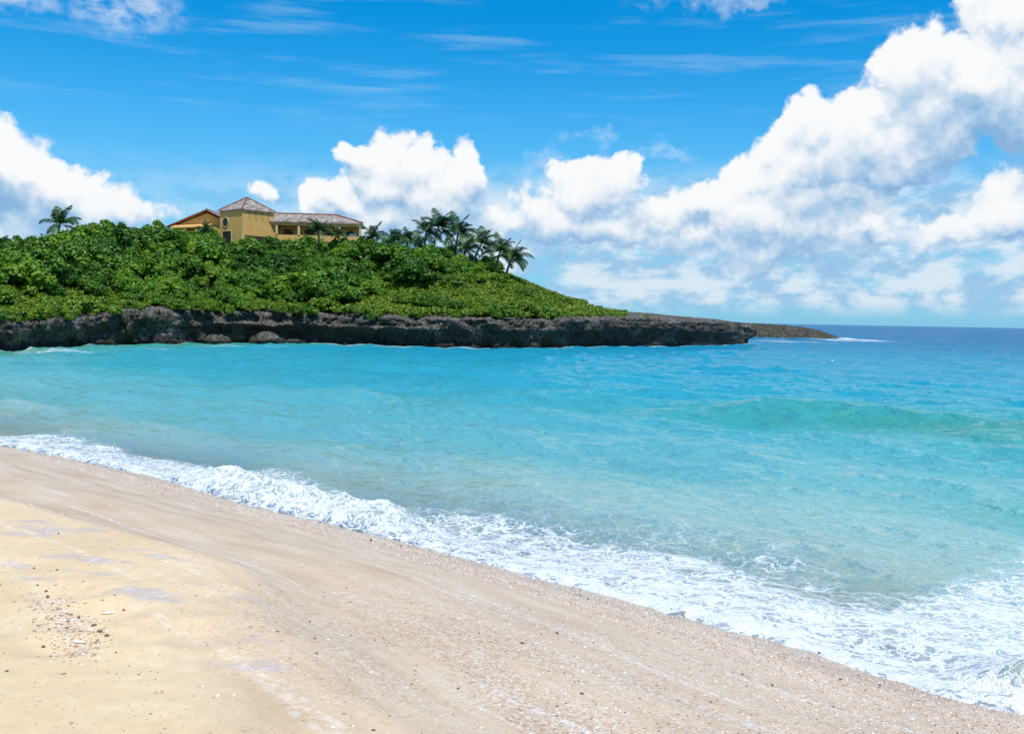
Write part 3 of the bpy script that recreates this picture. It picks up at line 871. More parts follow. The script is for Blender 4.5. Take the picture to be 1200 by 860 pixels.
def leaf_quads(pos, nrm, size, rg, aspect=1.0):
    """rounded-ish leaves: hexagon fans as two quads; returns verts, faces, per-vertex value"""
    n = len(pos)
    nrm = nrm / np.maximum(np.linalg.norm(nrm, axis=1), 1e-6)[:, None]
    a = rg.normal(size=(n, 3)); a -= (a * nrm).sum(1)[:, None] * nrm
    a /= np.linalg.norm(a, axis=1)[:, None]
    b = np.cross(nrm, a)
    sz = (size * rg.uniform(.65, 1.3, n))[:, None]
    pat = [(-1, 0), (-.5, -.72), (.45, -.72), (1, 0), (.45, .72), (-.5, .72)]
    vs = []
    for i, (u, v) in enumerate(pat):
        vs.append(pos + a * u * sz + b * v * sz * aspect + nrm * sz * (.18 if i in (0, 3) else 0))
    V = np.stack(vs, 1).reshape(-1, 3)
    k = np.arange(n)[:, None] * 6
    F = np.concatenate([k + np.array([[0, 1, 2, 3]]), k + np.array([[0, 3, 4, 5]])], 0)
    val = np.repeat(rg.random(n), 6)
    return V, F, val

def bush_mesh(seed, rx, rz, nclump, nleaf, leaf, mat, name):
    rg = np.random.default_rng(seed)
    P, N = [], []
    for c in range(nclump):
        th = rg.uniform(0, 2 * math.pi); rr = math.sqrt(rg.random()) * .78
        cx, cy = rx * rr * math.cos(th), rx * rr * math.sin(th)
        top = rz * (1 - .75 * rr * rr) * rg.uniform(.48, 1.12)
        cr = rg.uniform(.17, .44) * min(rx, rz * 1.3)
        m = int(nleaf * (cr ** 2))
        dv = rg.normal(size=(m, 3)); dv /= np.linalg.norm(dv, axis=1)[:, None]
        dv[:, 2] = np.where(dv[:, 2] < -.35, -dv[:, 2], dv[:, 2])
        rad = cr * (rg.uniform(.60, 1.06, m) + (rg.random(m) < .14) * rg.uniform(0, .45, m))[:, None]
        P.append(np.array([cx, cy, top - cr * .6]) + dv * rad * np.array([1, 1, .85]))
        N.append(dv + rg.normal(size=(m, 3)) * .45 + np.array([0, 0, .35]))
    P = np.concatenate(P); N = np.concatenate(N)
    ok = P[:, 2] > -.3
    V, F, val = leaf_quads(P[ok], N[ok], leaf, rg)
    return new_mesh(name, V, F, [mat], False, {'leafv': val})

SHRUB = [bush_mesh(100 + i, 2.3, 2.7, 19, 640, .135, LEAF_DARK, 'sea_grape_shrub') for i in range(6)]
LOWSH = [bush_mesh(200 + i, 1.6, 1.15, 10, 700, .115, LEAF_LIGHT, 'low_shrub') for i in range(5)]
BARESH = [bush_mesh(260 + i, 1.9, 1.7, 12, 560, .135, LEAF_LIGHT, 'low_shrub') for i in range(3)]

def project(p):
    v = np.asarray(p) - EYE
    w = v @ _f
    return 600 + FPX * (v @ _r) / w, 430 - FPX * (v @ _u) / w

def scatter_shrubs():
    rg = np.random.default_rng(21)
    placed = []
    n_dark = n_low = 0
    for _ in range(26000):
        T = rg.uniform(t_px(-110), t_px(760)); e = rg.uniform(-.03, 1.25)
        s = float(ridge_d(np.array(T))) * e
        Y = float(coast_Y(T) + 2.1 + s)
        X = T * Y
        z = float(hill_z(np.array(T), np.array(s + 1.5)))
        px, py = project((X, Y, z))
        # bare creeper slopes: lower left, and the whole seaward end
        edge = 0.30 if px < 150 else (.05 if px < 400 else np.interp(px, [400, 470, 560, 640], [.08, .34, .62, 1.05]))
        edge += .26 * float(pnoise(np.array(X * .2), np.array(e * 3.0)))
        dark = e > edge
        if px > 640 or (px > 585 and e > .8): dark = False
        if dark:
            rad = 1.75 if e > .12 else 1.3
            sc = (rg.uniform(.55, 1.0) if rg.random() < .65 else rg.uniform(1.0, 1.3)) * (.62 if e < .14 else 1.0)
        else:
            if px < 400 and rg.random() < .55: continue
            if px > 640 and e > 1.02: continue
            rad = 1.75; sc = rg.uniform(.55, 1.0)
        if px > 600: sc *= float(np.interp(px, [600, 650, 725], [1.0, .75, .22]))
        # keep the ground in front of the villa low enough to see it
        if 196 < px < 432 and e > .74: 
            sc *= .62
        if px < 250: sc *= 1.0
        if 196 < px < 250 and e > .74: sc *= 1.45
        if 430 < px < 625 and e > .70: sc *= .55
        if 15 < px < 86 and e > .8: sc *= .72
        if e > 1.08 and 200 < px < 430: continue
        if any((X - q[0]) ** 2 + (Y - q[1]) ** 2 < ((rad + q[2]) * .62 * 1.18) ** 2 for q in placed): continue
        if dark and n_dark >= 270: continue
        if not dark and n_low >= 150: continue
        placed.append((X, Y, rad))
        if dark:
            n_dark += 1
            me = SHRUB[rg.integers(len(SHRUB))]
            if e > .86:
                if px < 200: lab, grp = 'tall dark green sea grape shrub along the skyline left of the villa', 'skyline shrubs left of the villa'
                elif px < 430: lab, grp = 'clipped-looking green shrub on the crest just under the villa walls', 'shrubs on the crest under the villa'
                else: lab, grp = 'dark shrub on the crest at the feet of the palm row', 'crest shrubs at the palm row'
            elif e < .2: lab, grp = 'small dark green shrub right above the rock cliff edge', 'shrubs along the cliff edge'
            elif px < 250: lab, grp = 'glossy dark green shrub on the slope left below the villa', 'slope shrubs on the left'
            elif px < 430: lab, grp = 'glossy dark green shrub on the slope straight below the villa', 'slope shrubs below the villa'
            else: lab, grp = 'dark green shrub on the slope below the row of palms', 'slope shrubs below the palm row'
            nm = 'sea_grape_shrub'
        else:
            n_low += 1
            q_ = rg.random()
            me = (LOWSH if q_ < .5 else BARESH)[rg.integers(3)]
            if px < 400: lab, grp = 'low yellow-green shrub in the bright creeper patch at the left cliff edge', 'low shrubs at the left cliff edge'
            elif px < 600: lab, grp = 'low yellow-green shrub on the open slope right of the dark shrubs', 'low shrubs on the open slope'
            else: lab, grp = 'low wind-cut shrub on the falling end of the headland', 'low shrubs on the end of the headland'
            nm = 'low_shrub'
        o = obj(nm, me, loc=(X, Y, z - .25), rot=(rg.normal() * .06, rg.normal() * .06, rg.uniform(0, 6.28)), label=lab, category='shrub', group=grp)
        o.scale = (sc * rg.uniform(.9, 1.2), sc * rg.uniform(.9, 1.2), sc * rg.uniform(.85, 1.15))
    print('shrubs', n_dark, n_low)
scatter_shrubs()

def build_creeper():
    rg = np.random.default_rng(31)
    n = 120000
    T = rg.uniform(t_px(-110), t_px(735), n); e = rg.random(n) ** 1.1 * 1.08
    s = ridge_d(T) * e
    Y = coast_Y(T) + 2.0 + s
    X = T * Y
    # skip gaps
    g = fbm(X * .35, Y * .35, o=3)
    pxs = 600 + FPX * T
    bare = np.where(pxs < 150, .36, np.where(pxs < 400, .10, np.interp(pxs, [400, 470, 560, 640], [.12, .40, .70, 1.3])))
    k = (g > -.22) & (e > .015 + .05 * rg.random(len(X))) & ((e < bare + .06 * rg.normal(size=len(X))) | (rg.random(len(X)) < .12)) & (rg.random(len(X)) < np.interp(pxs, [600, 740], [1.0, .05]))
    X, Y, s, e, T = X[k], Y[k], s[k], e[k], T[k]
    Z = hill_z(T, s + 1.6) + rg.uniform(-.05, .32, len(X)) * (1 - .6 * sstep(8, 26, X))
    N = rg.normal(size=(len(X), 3)) * .7 + np.array([0, -.25, 1.0])
    V, F, val = leaf_quads(np.stack([X, Y, Z], 1), N, np.full(len(X), .15), rg)
    me = new_mesh('ground_cover', V, F, [GRASS], False, {'leafv': val})
    o = obj('ground_cover', me, kind='stuff', label='bright yellow-green creeping ground cover over the headland slope', category='ground cover')
build_creeper()

# ------------------------------------------------------------------ palms
def frond_mesh(seed, length, lift, droop):
    rg = np.random.default_rng(seed)
    n = 26
    pts = []
    p = np.array([0.0, 0, 0]); a = lift
    for i in range(n + 1):
        pts.append(p.copy())
        a -= droop / n * (0.4 + 1.5 * i / n)
        p = p + np.array([math.cos(a), 0, math.sin(a)]) * length / n
    pts = np.array(pts)
    V, F = [], []
    def quad(q):
        b = len(V); V.extend(q); F.append((b, b + 1, b + 2, b + 3))
    for i in range(n):                       # rachis ribbon
        w0 = .045 * (1 - i / n) + .008
        quad([pts[i] + [0, -w0, 0], pts[i] + [0, w0, 0], pts[i + 1] + [0, w0, 0], pts[i + 1] + [0, -w0, 0]])
    for i in range(3, n + 1):
        f = i / n
        L = length * .27 * (math.sin(math.pi * min(1, f * .86 + .14)) ** .7 + .12)
        tan = pts[min(i, n)] - pts[i - 1]; tan /= np.linalg.norm(tan)
        up = np.cross(tan, [0, 1, 0]); up = -up if up[2] < 0 else up
        for sd_ in (-1, 1):
            for h in (0, .5):
                base = pts[i - 1] + (pts[i] - pts[i - 1]) * h
                dv = np.array([0, sd_, 0]) * .80 + tan * .62 - np.array([0, 0, 1]) * rg.uniform(.15, .5) + up * .15
                dv /= np.linalg.norm(dv)
                w = tan * .040
                m = base + dv * L * .55 * rg.uniform(.85, 1.1)
                tip = base + dv * L * rg.uniform(.85, 1.1) - np.array([0, 0, L * rg.uniform(.15, .35)])
                quad([base - w * .6, base + w * .6, m + w, m - w])
                quad([m - w, m + w, tip + w * .15, tip - w * .15])
    V = np.array(V)
    val = np.repeat(rg.random(len(V) // 4), 4)
    return new_mesh('frond', V, np.array(F), [PALM], False, {'leafv': val})
FRONDS = [frond_mesh(1, 3.3, 1.15, 1.3), frond_mesh(2, 3.5, .75, 1.7), frond_mesh(3, 3.4, .35, 1.6), frond_mesh(4, 3.1, -.1, 1.2), frond_mesh(5, 3.0, 1.4, .7)]

def palm(px, py, Y, r, label, lean=(.6, 0.0), nfr=15, wind=.35, group=None, seed=0):
    rg = random.Random(seed)
    c = at(px, py, Y)                        # heart of the crown
    gz = float(hill_at(np.array(c[0] - lean[0]), np.array(Y)))
    gz = min(gz, c[2] - 1.2) - .3
    base = Vector((c[0] - lean[0], c[1] - lean[1], gz))
    root = thing('coconut_palm', label, 'palm tree', base, 0, group)
    top = Vector(c) - base
    mb = MB()
    pts = [Vector((top.x * f ** 1.6, top.y * f ** 1.6, top.z * f)) for f in [i / 10 for i in range(11)]]
    mb.tube(pts, [.19 - .07 * i / 10 + (.08 if i == 0 else 0) for i in range(11)], 8)
    obj('trunk', mb.mesh('trunk', [BARK], True), root)
    k = r / 2.95
    nfr = max(10, nfr - 3)
    for i in range(nfr):
        az = i * 2.39996 + rg.uniform(-.25, .25)
        q = i / nfr
        me = FRONDS[4] if q < .14 else FRONDS[0] if q < .38 else FRONDS[1] if q < .66 else FRONDS[2] if q < .88 else FRONDS[3]
        o = obj('frond', me, root, loc=top)
        # the sea wind pushes every frond a little to the right
        az2 = az - wind * math.sin(az)
        o.rotation_euler = (rg.uniform(-.25, .25), rg.uniform(-.15, .15) + .10 * math.cos(az2), az2)
        kk = k * rg.uniform(.85, 1.12)
        o.scale = (kk, kk, kk)
    return root

PG = 'palms in the row right of the villa'
palm(514, 267, 136, 3.1, 'tallest coconut palm of the row, its fronds spiking highest at the skyline', (.9, .4), 17, .4, PG, 1)
palm(499, 273, 138, 2.9, 'coconut palm leaning close against the left side of the tallest one', (.2, 0), 15, .3, PG, 2)
palm(537, 273, 137, 3.1, 'round-headed coconut palm just right of the tallest one', (.5, 0), 16, .4, PG, 3)
palm(545, 293, 131, 2.6, 'short palm filling the gap between the round-headed palm and the thin-stemmed one', (.3, 0), 14, .3, PG, 4)
palm(527, 297, 130, 2.7, 'short dusty palm standing under the round-headed palm', (.2, 0), 14, .2, PG, 5)
palm(564, 287, 128, 2.8, 'thin-stemmed palm standing free with sky behind its crown', (1.1, 0), 14, .45, PG, 6)
palm(586, 296, 124, 2.8, 'palm with long drooping fronds, second from the seaward end of the row', (.6, 0), 15, .4, PG, 7)
palm(600, 303, 123, 2.6, 'outermost palm at the seaward end of the row, fronds blown over the slope', (.8, 0), 15, .5, PG, 8)
palm(437, 279, 134, 2.5, 'bushy palm growing right beside the end post of the villa', (.2, 0), 14, .2, PG, 9)
palm(461, 284, 136, 2.5, 'low pale palm, second one to the right of the villa', (.2, 0), 14, .2, PG, 10)
palm(477, 285, 138, 2.6, 'low palm just left of the tall cluster of palms', (.2, 0), 14, .2, PG, 11)
palm(490, 291, 133, 2.6, 'low dark palm at the left foot of the tall cluster', (.2, 0), 13, .2, PG, 12)
palm(452, 291, 132, 2.1, 'smallest palm, crouched below the bushy palm next to the villa', (.2, 0), 12, .2, PG, 13)
palm(70, 264, 112, 2.6, 'lone coconut palm sticking out of the shrubs at far left', (.5, 0), 13, .35, None, 14)
palm(-6, 292, 100, 2.2, 'palm at the left picture edge with only its frond tips showing', (.2, 0), 13, .2, None, 15)
palm(241, 269, 131, 1.5, 'small palm in front of the left porch of the villa', (.1, 0), 12, .1, None, 16)
palm(374, 271, 130, 2.2, 'bushy green palm hiding the middle of the long veranda', (.1, 0), 14, .1, None, 17)
palm(397, 276, 130, 1.5, 'small palm in front of the right end of the veranda', (.1, 0), 12, .1, None, 18)

# ------------------------------------------------------------------ villa
def mat_stucco(name, c):
    m, t, out = material(name)
    p = t.pos()
    a = t.noise(p, .8, 5.0, .6); b = t.noise(p, 14.0, 4.0, .6)
    st = t.noise(t.vmath('MULTIPLY', p, (3, 3, .35)), 1.2, 4.0, .6)
    col = t.mix(t.ramp(a, .35, .7, 0, .35), (*c, 1), (c[0] * .72, c[1] * .68, c[2] * .6, 1))
    col = t.mix(t.ramp(st, .55, .75, 0, .35), col, (c[0] * .55, c[1] * .5, c[2] * .45, 1))
    finish(t, out, t.n('ShaderNodeBsdfPrincipled', {'Base Color': col, 'Roughness': .85, 'Normal': t.bump(b, .3, .03)}).outputs[0])
    return m
def mat_tile():
    m, t, out = material('roof_tile')
    tc = t.n('ShaderNodeTexCoord').outputs['Object']
    p = t.pos()
    cellc = t.voro(t.vmath('MULTIPLY', p, (3.2, 2.4, 4.5)), 1.0, 'F1', out=1)
    v = t.n('ShaderNodeSeparateColor', {0: cellc}).outputs[0]
    a = t.noise(p, 1.1, 5.0, .65)
    col = t.cramp(v, [(0, (.15, .095, .07)), (.4, (.255, .195, .15)), (.7, (.36, .30, .25)), (1, (.50, .44, .39))])
    col = t.mix(t.ramp(a, .45, .65, 0, .65), col, (.35, .325, .285))
    wv = t.n('ShaderNodeTexWave', {'Vector': p, 'Scale': 1.6, 'Distortion': .3}, bands_direction='X').outputs[1]
    finish(t, out, t.n('ShaderNodeBsdfPrincipled', {'Base Color': col, 'Roughness': .8, 'Normal': t.bump(wv, .6, .08)}).outputs[0])
    return m
def mat_plain(name, c, rough=.6):
    m, t, out = material(name)
    a = t.noise(t.pos(), 3.0, 4.0, .6)
    col = t.mix(t.ramp(a, .3, .7, 0, .3), (*c, 1), tuple(x * .7 for x in c) + (1,))
    finish(t, out, t.n('ShaderNodeBsdfPrincipled', {'Base Color': col, 'Roughness': rough}).outputs[0])
    return m
OCHRE = mat_stucco('ochre_stucco', (.74, .435, .13))
TRIM = mat_stucco('pale_trim', (.66, .50, .25))
TILE = mat_tile()
RUST = mat_plain('ridge_tile', (.24, .075, .05), .75)
WOOD = mat_plain('dark_wood', (.06, .035, .022), .6)
def mat_glass():
    m, t, out = material('window_glass')
    finish(t, out, t.n('ShaderNodeBsdfPrincipled', {'Base Color': (.010, .013, .015, 1), 'Roughness': .25, 'Specular IOR Level': .3}).outputs[0])
    return m
GLASS = mat_glass()
WHITE = mat_plain('white_paint', (.72, .74, .74), .5)

def prism(mb, pts, y0, y1):       # polygon in x,z extruded in y
    n = len(pts)
    mb.add([(x, y0, z) for x, z in pts] + [(x, y1, z) for x, z in pts],
           [tuple(range(n)), tuple(range(2 * n - 1, n - 1, -1))] + [(i, i + n, (i + 1) % n + n, (i + 1) % n)[::1] for i in range(n)])

def build_villa():
    YV = 139.0
    m1 = YV / FPX                 # metres per picture pixel at the villa
    F = at(284, 280, YV)          # foot of the tower's front corner
    gz = F[2] - 2.0
    root = thing('villa', 'ochre villa with pyramid-roofed tower and tiled veranda wing on the hilltop', 'house', (F[0], F[1], gz))
    def L(px, py, dy=0.0):        # local point: picture place at depth offset dy
        p = at(px, py, YV + dy)
        return Vector((p[0] - F[0], p[1] - F[1], p[2] - gz))
    # --- tower: square block turned to the viewer corner-on
    side = 5.4; th = R(39)
    dl = Vector((-math.cos(th), math.sin(th), 0)); dr = Vector((math.sin(th), math.cos(th), 0))
    ze = L(284, 245.5).z
    c0 = Vector((0, 0, 0)); c1 = dl * side; c2 = dl * side + dr * side; c3 = dr * side
    mb = MB()
    up = Vector((0, 0, ze))
    mb.add([c0, c1, c2, c3, c0 + up, c1 + up, c2 + up, c3 + up], [(0, 3, 7, 4), (3, 2, 6, 7), (2, 1, 5, 6), (1, 0, 4, 5)])
    tw = obj('tower_wall', mb.mesh('tower_wall', [OCHRE]), root)
    cc = (c0 + c2) / 2; ap = L(278, 231.5, cc.y)
    ov = 1.07
    e = [cc + (c - cc) * ov + Vector((0, 0, ze - .05)) for c in (c0, c1, c2, c3)]
    e2 = [p + Vector((0, 0, .16)) for p in e]
    apx = Vector((cc.x, cc.y, ap.z))
    mb = MB()
    mb.add(e + e2 + [apx], [(0, 3, 2, 1)] + [(i, (i + 1) % 4, (i + 1) % 4 + 4, i + 4)[::-1] for i in range(4)] + [((i + 1) % 4 + 4, i + 4, 8) for i in range(4)])
    tr = obj('tower_roof', mb.mesh('tower_roof', [TILE]), root)
    mb = MB()
    for p in e2: mb.tube([p + Vector((0, 0, .05)), apx + Vector((0, 0, .05))], .09, 6)
    obj('ridge_tiles', mb.mesh('ridge_tiles', [RUST]), tr)
    # rafter tails under the eaves of the right face
    nr_ = Vector((math.cos(th), -math.sin(th), 0))
    for f in (.2, .4, .6, .8):
        mb = MB()
        a = c0 + dr * side * f + Vector((0, 0, ze - .22))
        mb.tube([a - nr_ * .02, a + nr_ * .42 + Vector((0, 0, -.12))], .055, 6)
        obj('rafter_tail', mb.mesh('rafter_tail', [WOOD]), tr)
    nl = Vector((-math.sin(th), -math.cos(th), 0))
    # round window in the left face
    wc = c0 + dl * side * .73; wc.z = L(260, 258.5).z
    mb = MB(); ring = MB()
    n = 24; rr = .62
    vs = [wc + nl * .03 + dl * rr * math.cos(2 * math.pi * k / n) + Vector((0, 0, rr * math.sin(2 * math.pi * k / n))) for k in range(n)]
    mb.add(vs, [tuple(range(n))])
    w = obj('round_window', mb.mesh('round_window', [GLASS]), tw)
    o_, i_ = [], []
    for k in range(n):
        dv = dl * math.cos(2 * math.pi * k / n) + Vector((0, 0, math.sin(2 * math.pi * k / n)))
        o_.append(wc + dv * (rr + .12)); i_.append(wc + dv * rr)
    allv = [p + nl * .004 for p in o_] + [p + nl * .09 for p in o_] + [p + nl * .09 for p in i_]
    fs = []
    for k in range(n):
        j = (k + 1) % n
        fs += [(k, j, n + j, n + k), (n + k, n + j, 2 * n + j, 2 * n + k)]
    ring.add(allv, fs)
    obj('window_rim', ring.mesh('window_rim', [TRIM]), tw)
    def opening(parent, name, o, dx, nrm, x0, x1, z0, z1, mat=GLASS, frame=True):
        a = MB(); b = MB()
        P = lambda x, z, q: o + dx * x + nrm * q + Vector((0, 0, z))
        a.add([P(x0, z0, .02), P(x1, z0, .02), P(x1, z1, .02), P(x0, z1, .02)], [(0, 1, 2, 3)])
        ob = obj(name, a.mesh(name, [mat]), parent)
        if frame:
            t_ = .09
            for (u0, u1, v0, v1) in ((x0 - t_, x1 + t_, z1, z1 + t_), (x0 - t_, x1 + t_, z0 - t_, z0), (x0 - t_, x0, z0, z1), (x1, x1 + t_, z0, z1)):
                vs = [P(u, v, q) for q in (.004, .085) for (u, v) in ((u0, v0), (u1, v0), (u1, v1), (u0, v1))]
                b.add(vs, [(4, 5, 6, 7), (0, 1, 5, 4), (1, 2, 6, 5), (2, 3, 7, 6), (3, 0, 4, 7)])
            obj(name + '_frame', b.mesh(name + '_frame', [TRIM]), parent)
        return ob
    zb = L(260, 279).z
    opening(tw, 'window', c0, dl, nl, side * .48, side * .86, zb - .6, L(260, 269.5).z, GLASS)
    zr = L(298, 277).z
    opening(tw, 'door', c0, dr, nr_, side * .08, side * .75, zr - 1.8, L(298, 275.5).z, WOOD, False)
    mb = MB()                     # pale quoin strip on the front corner
    mb.tube([Vector((0, -.02, 0)), Vector((0, -.02, L(284, 274).z))], .16, 4)
    obj('corner_pier', mb.mesh('corner_pier', [TRIM]), root)

    # --- left block: gable end towards the viewer, porch below it
    yl = 5.0
    A = L(199, 265.5, yl); B = L(243, 247.5, yl); Cc = L(263, 258, yl)
    zg = L(225, 268, yl).z
    mb = MB(); prism(mb, [(A.x + .3, 0), (Cc.x, 0), (Cc.x, Cc.z - .2), (B.x, B.z - .25), (A.x + .3, A.z - .1)], A.y, A.y + 8)
    gw = obj('gable_wall', mb.mesh('gable_wall', [OCHRE]), root)
    mb = MB()
    t_ = .22
    prism(mb, [(A.x - .3, A.z - .2), (B.x, B.z), (B.x, B.z + t_), (A.x - .3, A.z - .2 + t_)], A.y - .5, A.y + 8.3)
    prism(mb, [(B.x + .01, B.z), (Cc.x + .3, Cc.z - .1), (Cc.x + .3, Cc.z - .1 + t_), (B.x + .01, B.z + t_)], A.y - .5, A.y + 8.3)
    gr = obj('gable_roof', mb.mesh('gable_roof', [TILE]), root)
    mb = MB(); mb.tube([Vector((B.x, A.y - .55, B.z + t_)), Vector((B.x, A.y + 8.3, B.z + t_))], .12, 6)
    mb2 = MB(); mb2.tube([Vector((A.x - .3, A.y - .56, A.z - .1)), Vector((B.x, A.y - .56, B.z + .1)), Vector((Cc.x + .3, A.y - .56, Cc.z))], .12, 6)
    obj('ridge_tiles', mb.mesh('ridge_tiles', [RUST]), gr)
    obj('verge_tiles', mb2.mesh('verge_tiles', [RUST]), gr)
    # porch: a lean-to with posts and shade inside
    pz1 = L(225, 266.0, yl).z; pz0 = L(225, 268.5, yl).z
    x0, x1 = L(206, 268, yl).x, L(250, 262, yl).x
    mb = MB(); mb.add([(x0, A.y - 2.4, pz0 - .15), (x1, A.y - 2.4, pz0 + .1), (x1, A.y - .02, pz1 + .3), (x0, A.y - .02, pz1 + .05),
                       (x0, A.y - 2.4, pz0 + .05), (x1, A.y - 2.4, pz0 + .3), (x1, A.y - .02, pz1 + .5), (x0, A.y - .02, pz1 + .25)],
                      [(0, 3, 2, 1), (4, 5, 6, 7), (0, 1, 5, 4), (1, 2, 6, 5), (2, 3, 7, 6), (3, 0, 4, 7)])
    obj('porch_roof', mb.mesh('porch_roof', [OCHRE]), root)
    for f in (.06, .38, .68, .95):
        mb = MB(); xx = x0 + (x1 - x0) * f
        mb.box(xx - .17, xx + .17, A.y - 2.3, A.y - 1.96, 0, pz0 - .02)
        obj('porch_post', mb.mesh('porch_post', [OCHRE]), root)
    opening(gw, 'door', Vector((0, A.y, 0)), Vector((1, 0, 0)), Vector((0, -1, 0)), x0 + 1.0, x0 + 2.6, pz0 - 3.2, pz0 - .5, WOOD, False)

    # --- right wing: long hipped roof over a veranda
    yw = 3.5
    E0 = L(312, 257.5, yw); E1 = L(425, 267.5, yw + 1.5)
    R0 = L(312, 249.5, yw + 4.2); R1 = L(392, 256, yw + 4.8)
    depth = 8.0
    # direction of the wing
    dw = Vector((E1.x - E0.x, E1.y - E0.y, 0)).normalized()
    nw = Vector((dw.y, -dw.x, 0))               # towards the viewer
    Lw = (Vector((E1.x, E1.y, 0)) - Vector((E0.x, E0.y, 0))).length
    zE = (E0.z + E1.z) / 2 + .1; zR = (R0.z + R1.z) / 2
    O = Vector((E0.x, E0.y, 0))
    P = lambda a, b, z: O + dw * a - nw * b + Vector((0, 0, z))
    mb = MB()
    rl = Lw - 4.0
    th_ = .2
    for dz in (0,):
        v = [P(-2.0, 0, zE), P(Lw, 0, zE), P(Lw, depth, zE), P(-2.0, depth, zE), P(-2.0, depth / 2, zR), P(rl, depth / 2, zR)]
        v2 = [p + Vector((0, 0, th_)) for p in v]
        mb.add(v + v2, [(0, 3, 2, 1), (6, 7, 11, 10), (7, 8, 11), (8, 9, 10, 11), (0, 1, 7, 6), (1, 2, 8, 7), (2, 3, 9, 8)])
    wr_ = obj('wing_roof', mb.mesh('wing_roof', [TILE]), root)
    mb = MB()
    mb.tube([P(-2, depth / 2, zR + .24), P(rl, depth / 2, zR + .24), P(Lw, 0, zE + .24)], .12, 6)
    obj('ridge_tiles', mb.mesh('ridge_tiles', [RUST]), wr_)
    mb = MB()                      # back wall of the veranda
    def wbox(mb, a0, a1, b0, b1, z0, z1):
        vs = [P(a, b, z) for z in (z0, z1) for (a, b) in ((a0, b0), (a1, b0), (a1, b1), (a0, b1))]
        mb.add(vs, [(0, 3, 2, 1), (4, 5, 6, 7), (0, 1, 5, 4), (1, 2, 6, 5), (2, 3, 7, 6), (3, 0, 4, 7)])
    wbox(mb, -2.2, Lw - .5, 2.5, depth - .4, 0, zE - .01)
    ww = obj('wing_wall', mb.mesh('wing_wall', [OCHRE]), root)
    mb = MB(); wbox(mb, -.2, Lw - .15, .22, .52, zE - .38, zE - .012)
    obj('veranda_beam', mb.mesh('veranda_beam', [OCHRE]), root)
    mb = MB(); wbox(mb, -.4, 1.15, .6, 2.48, 0, zE - .02)       # closed bay next to the tower
    obj('bay_wall', mb.mesh('bay_wall', [OCHRE]), root)
    zrail = zE - 1.75
    mb = MB(); wbox(mb, 1.2, Lw - .3, .3, .46, zrail - 1.4, zrail)
    obj('parapet', mb.mesh('parapet', [OCHRE]), root)
    for a in (1.45, 4.6, 7.6, 10.4, Lw - .35):
        mb = MB(); wbox(mb, a - .16, a + .16, .2, .54, zrail + .004, zE - .385)
        obj('veranda_post', mb.mesh('veranda_post', [TRIM]), root)
    for a in (2.2, 5.3, 8.4, 11.0):
        opening(ww, 'veranda_door', P(0, 2.5, 0), dw, nw, a, a + 1.3, zrail - .6, zE - .75, WOOD, False)
    opening(root, 'window', P(0, .6, 0), dw, nw, .25, .75, zrail - .6, zE - .9, GLASS, False)
    mb = MB(); wbox(mb, Lw - 2.0, Lw - .9, 1.2, 1.9, zrail - 1.0, zrail + .45)
    obj('white_cabinet', mb.mesh('white_cabinet', [WHITE]), root)
    return root
build_villa()

# ------------------------------------------------------------------ rocks in the water
def boulder_mesh(seed, n=20):
    rg = np.random.default_rng(seed)
    th, ph = np.meshgrid(np.linspace(0, 2 * math.pi, n * 2, endpoint=False), np.linspace(.02, math.pi - .02, n))
    dv = np.stack([np.sin(ph) * np.cos(th), np.sin(ph) * np.sin(th), np.cos(ph)], -1)
    o = rg.uniform(0, 90, 3)
    # same noise at both ends of the seam because it is read in 3-D
    r = 1 + .75 * fbm(dv[..., 0] * 1.3 + o[0], dv[..., 1] * 1.3 + o[1], dv[..., 2] * 1.3 + o[2], o=4) + .22 * fbm(dv[..., 0] * 4 + o[0], dv[..., 1] * 4, dv[..., 2] * 4, o=3, ridged=True)
    V = (dv * r[..., None] * np.array([1.0, .8, .62])).reshape(-1, 3)
    nc = n * 2
    i = np.arange(n - 1)[:, None] * nc + np.arange(nc)[None, :]
    j = np.arange(n - 1)[:, None] * nc + (np.arange(nc)[None, :] + 1) % nc
    F = np.stack([i.ravel(), (i + nc).ravel(), (j + nc).ravel(), j.ravel()], 1)
    return new_mesh('boulder', V, F, [ROCK], True)
BOULD = [boulder_mesh(s) for s in (1, 2, 3, 4)]
for i, (px, py, w, h, lab) in enumerate([
        (205, 402, 9, 6, 'pale broken boulder in the water under the middle of the left cliff'),
        (190, 403, 6, 4, 'small grey boulder left of the pale broken boulder'),
        (312, 396, 34, 16, 'largest fallen boulder, mottled and rounded, leaning on the cliff foot below the villa'),
        (255, 398, 26, 13, 'second large fallen boulder, left of the largest one at the cliff foot'),
        (345, 401, 12, 6, 'low wedge of rock at the right end of the largest fallen boulder'),
        (558, 406, 22, 5, 'flat pale rock ledge at the water below the low palms'),
        (605, 406.5, 26, 5, 'long flat rock shelf awash below the palm row'),
        (872, 402, 6, 4, 'small dark rock awash at the tip of the headland')]):
    Y = onz(px, max(py, 402), 0)[1] - .6
    if py >= 402: p = onz(px, py, 0.0)
    else: p = onz(px, 402.4, 0.0)
    p = np.array([p[0], p[1], 0])
    k = p[1] / FPX
    o = obj('boulder', BOULD[i % 4], loc=(p[0], p[1], h * k * .18), rot=(0, 0, i * 1.3), label=lab, category='boulder', group='fallen rocks at the cliff foot')
    o.scale = (w * k * .62, 1.2 + w * k * .12, h * k * .95)

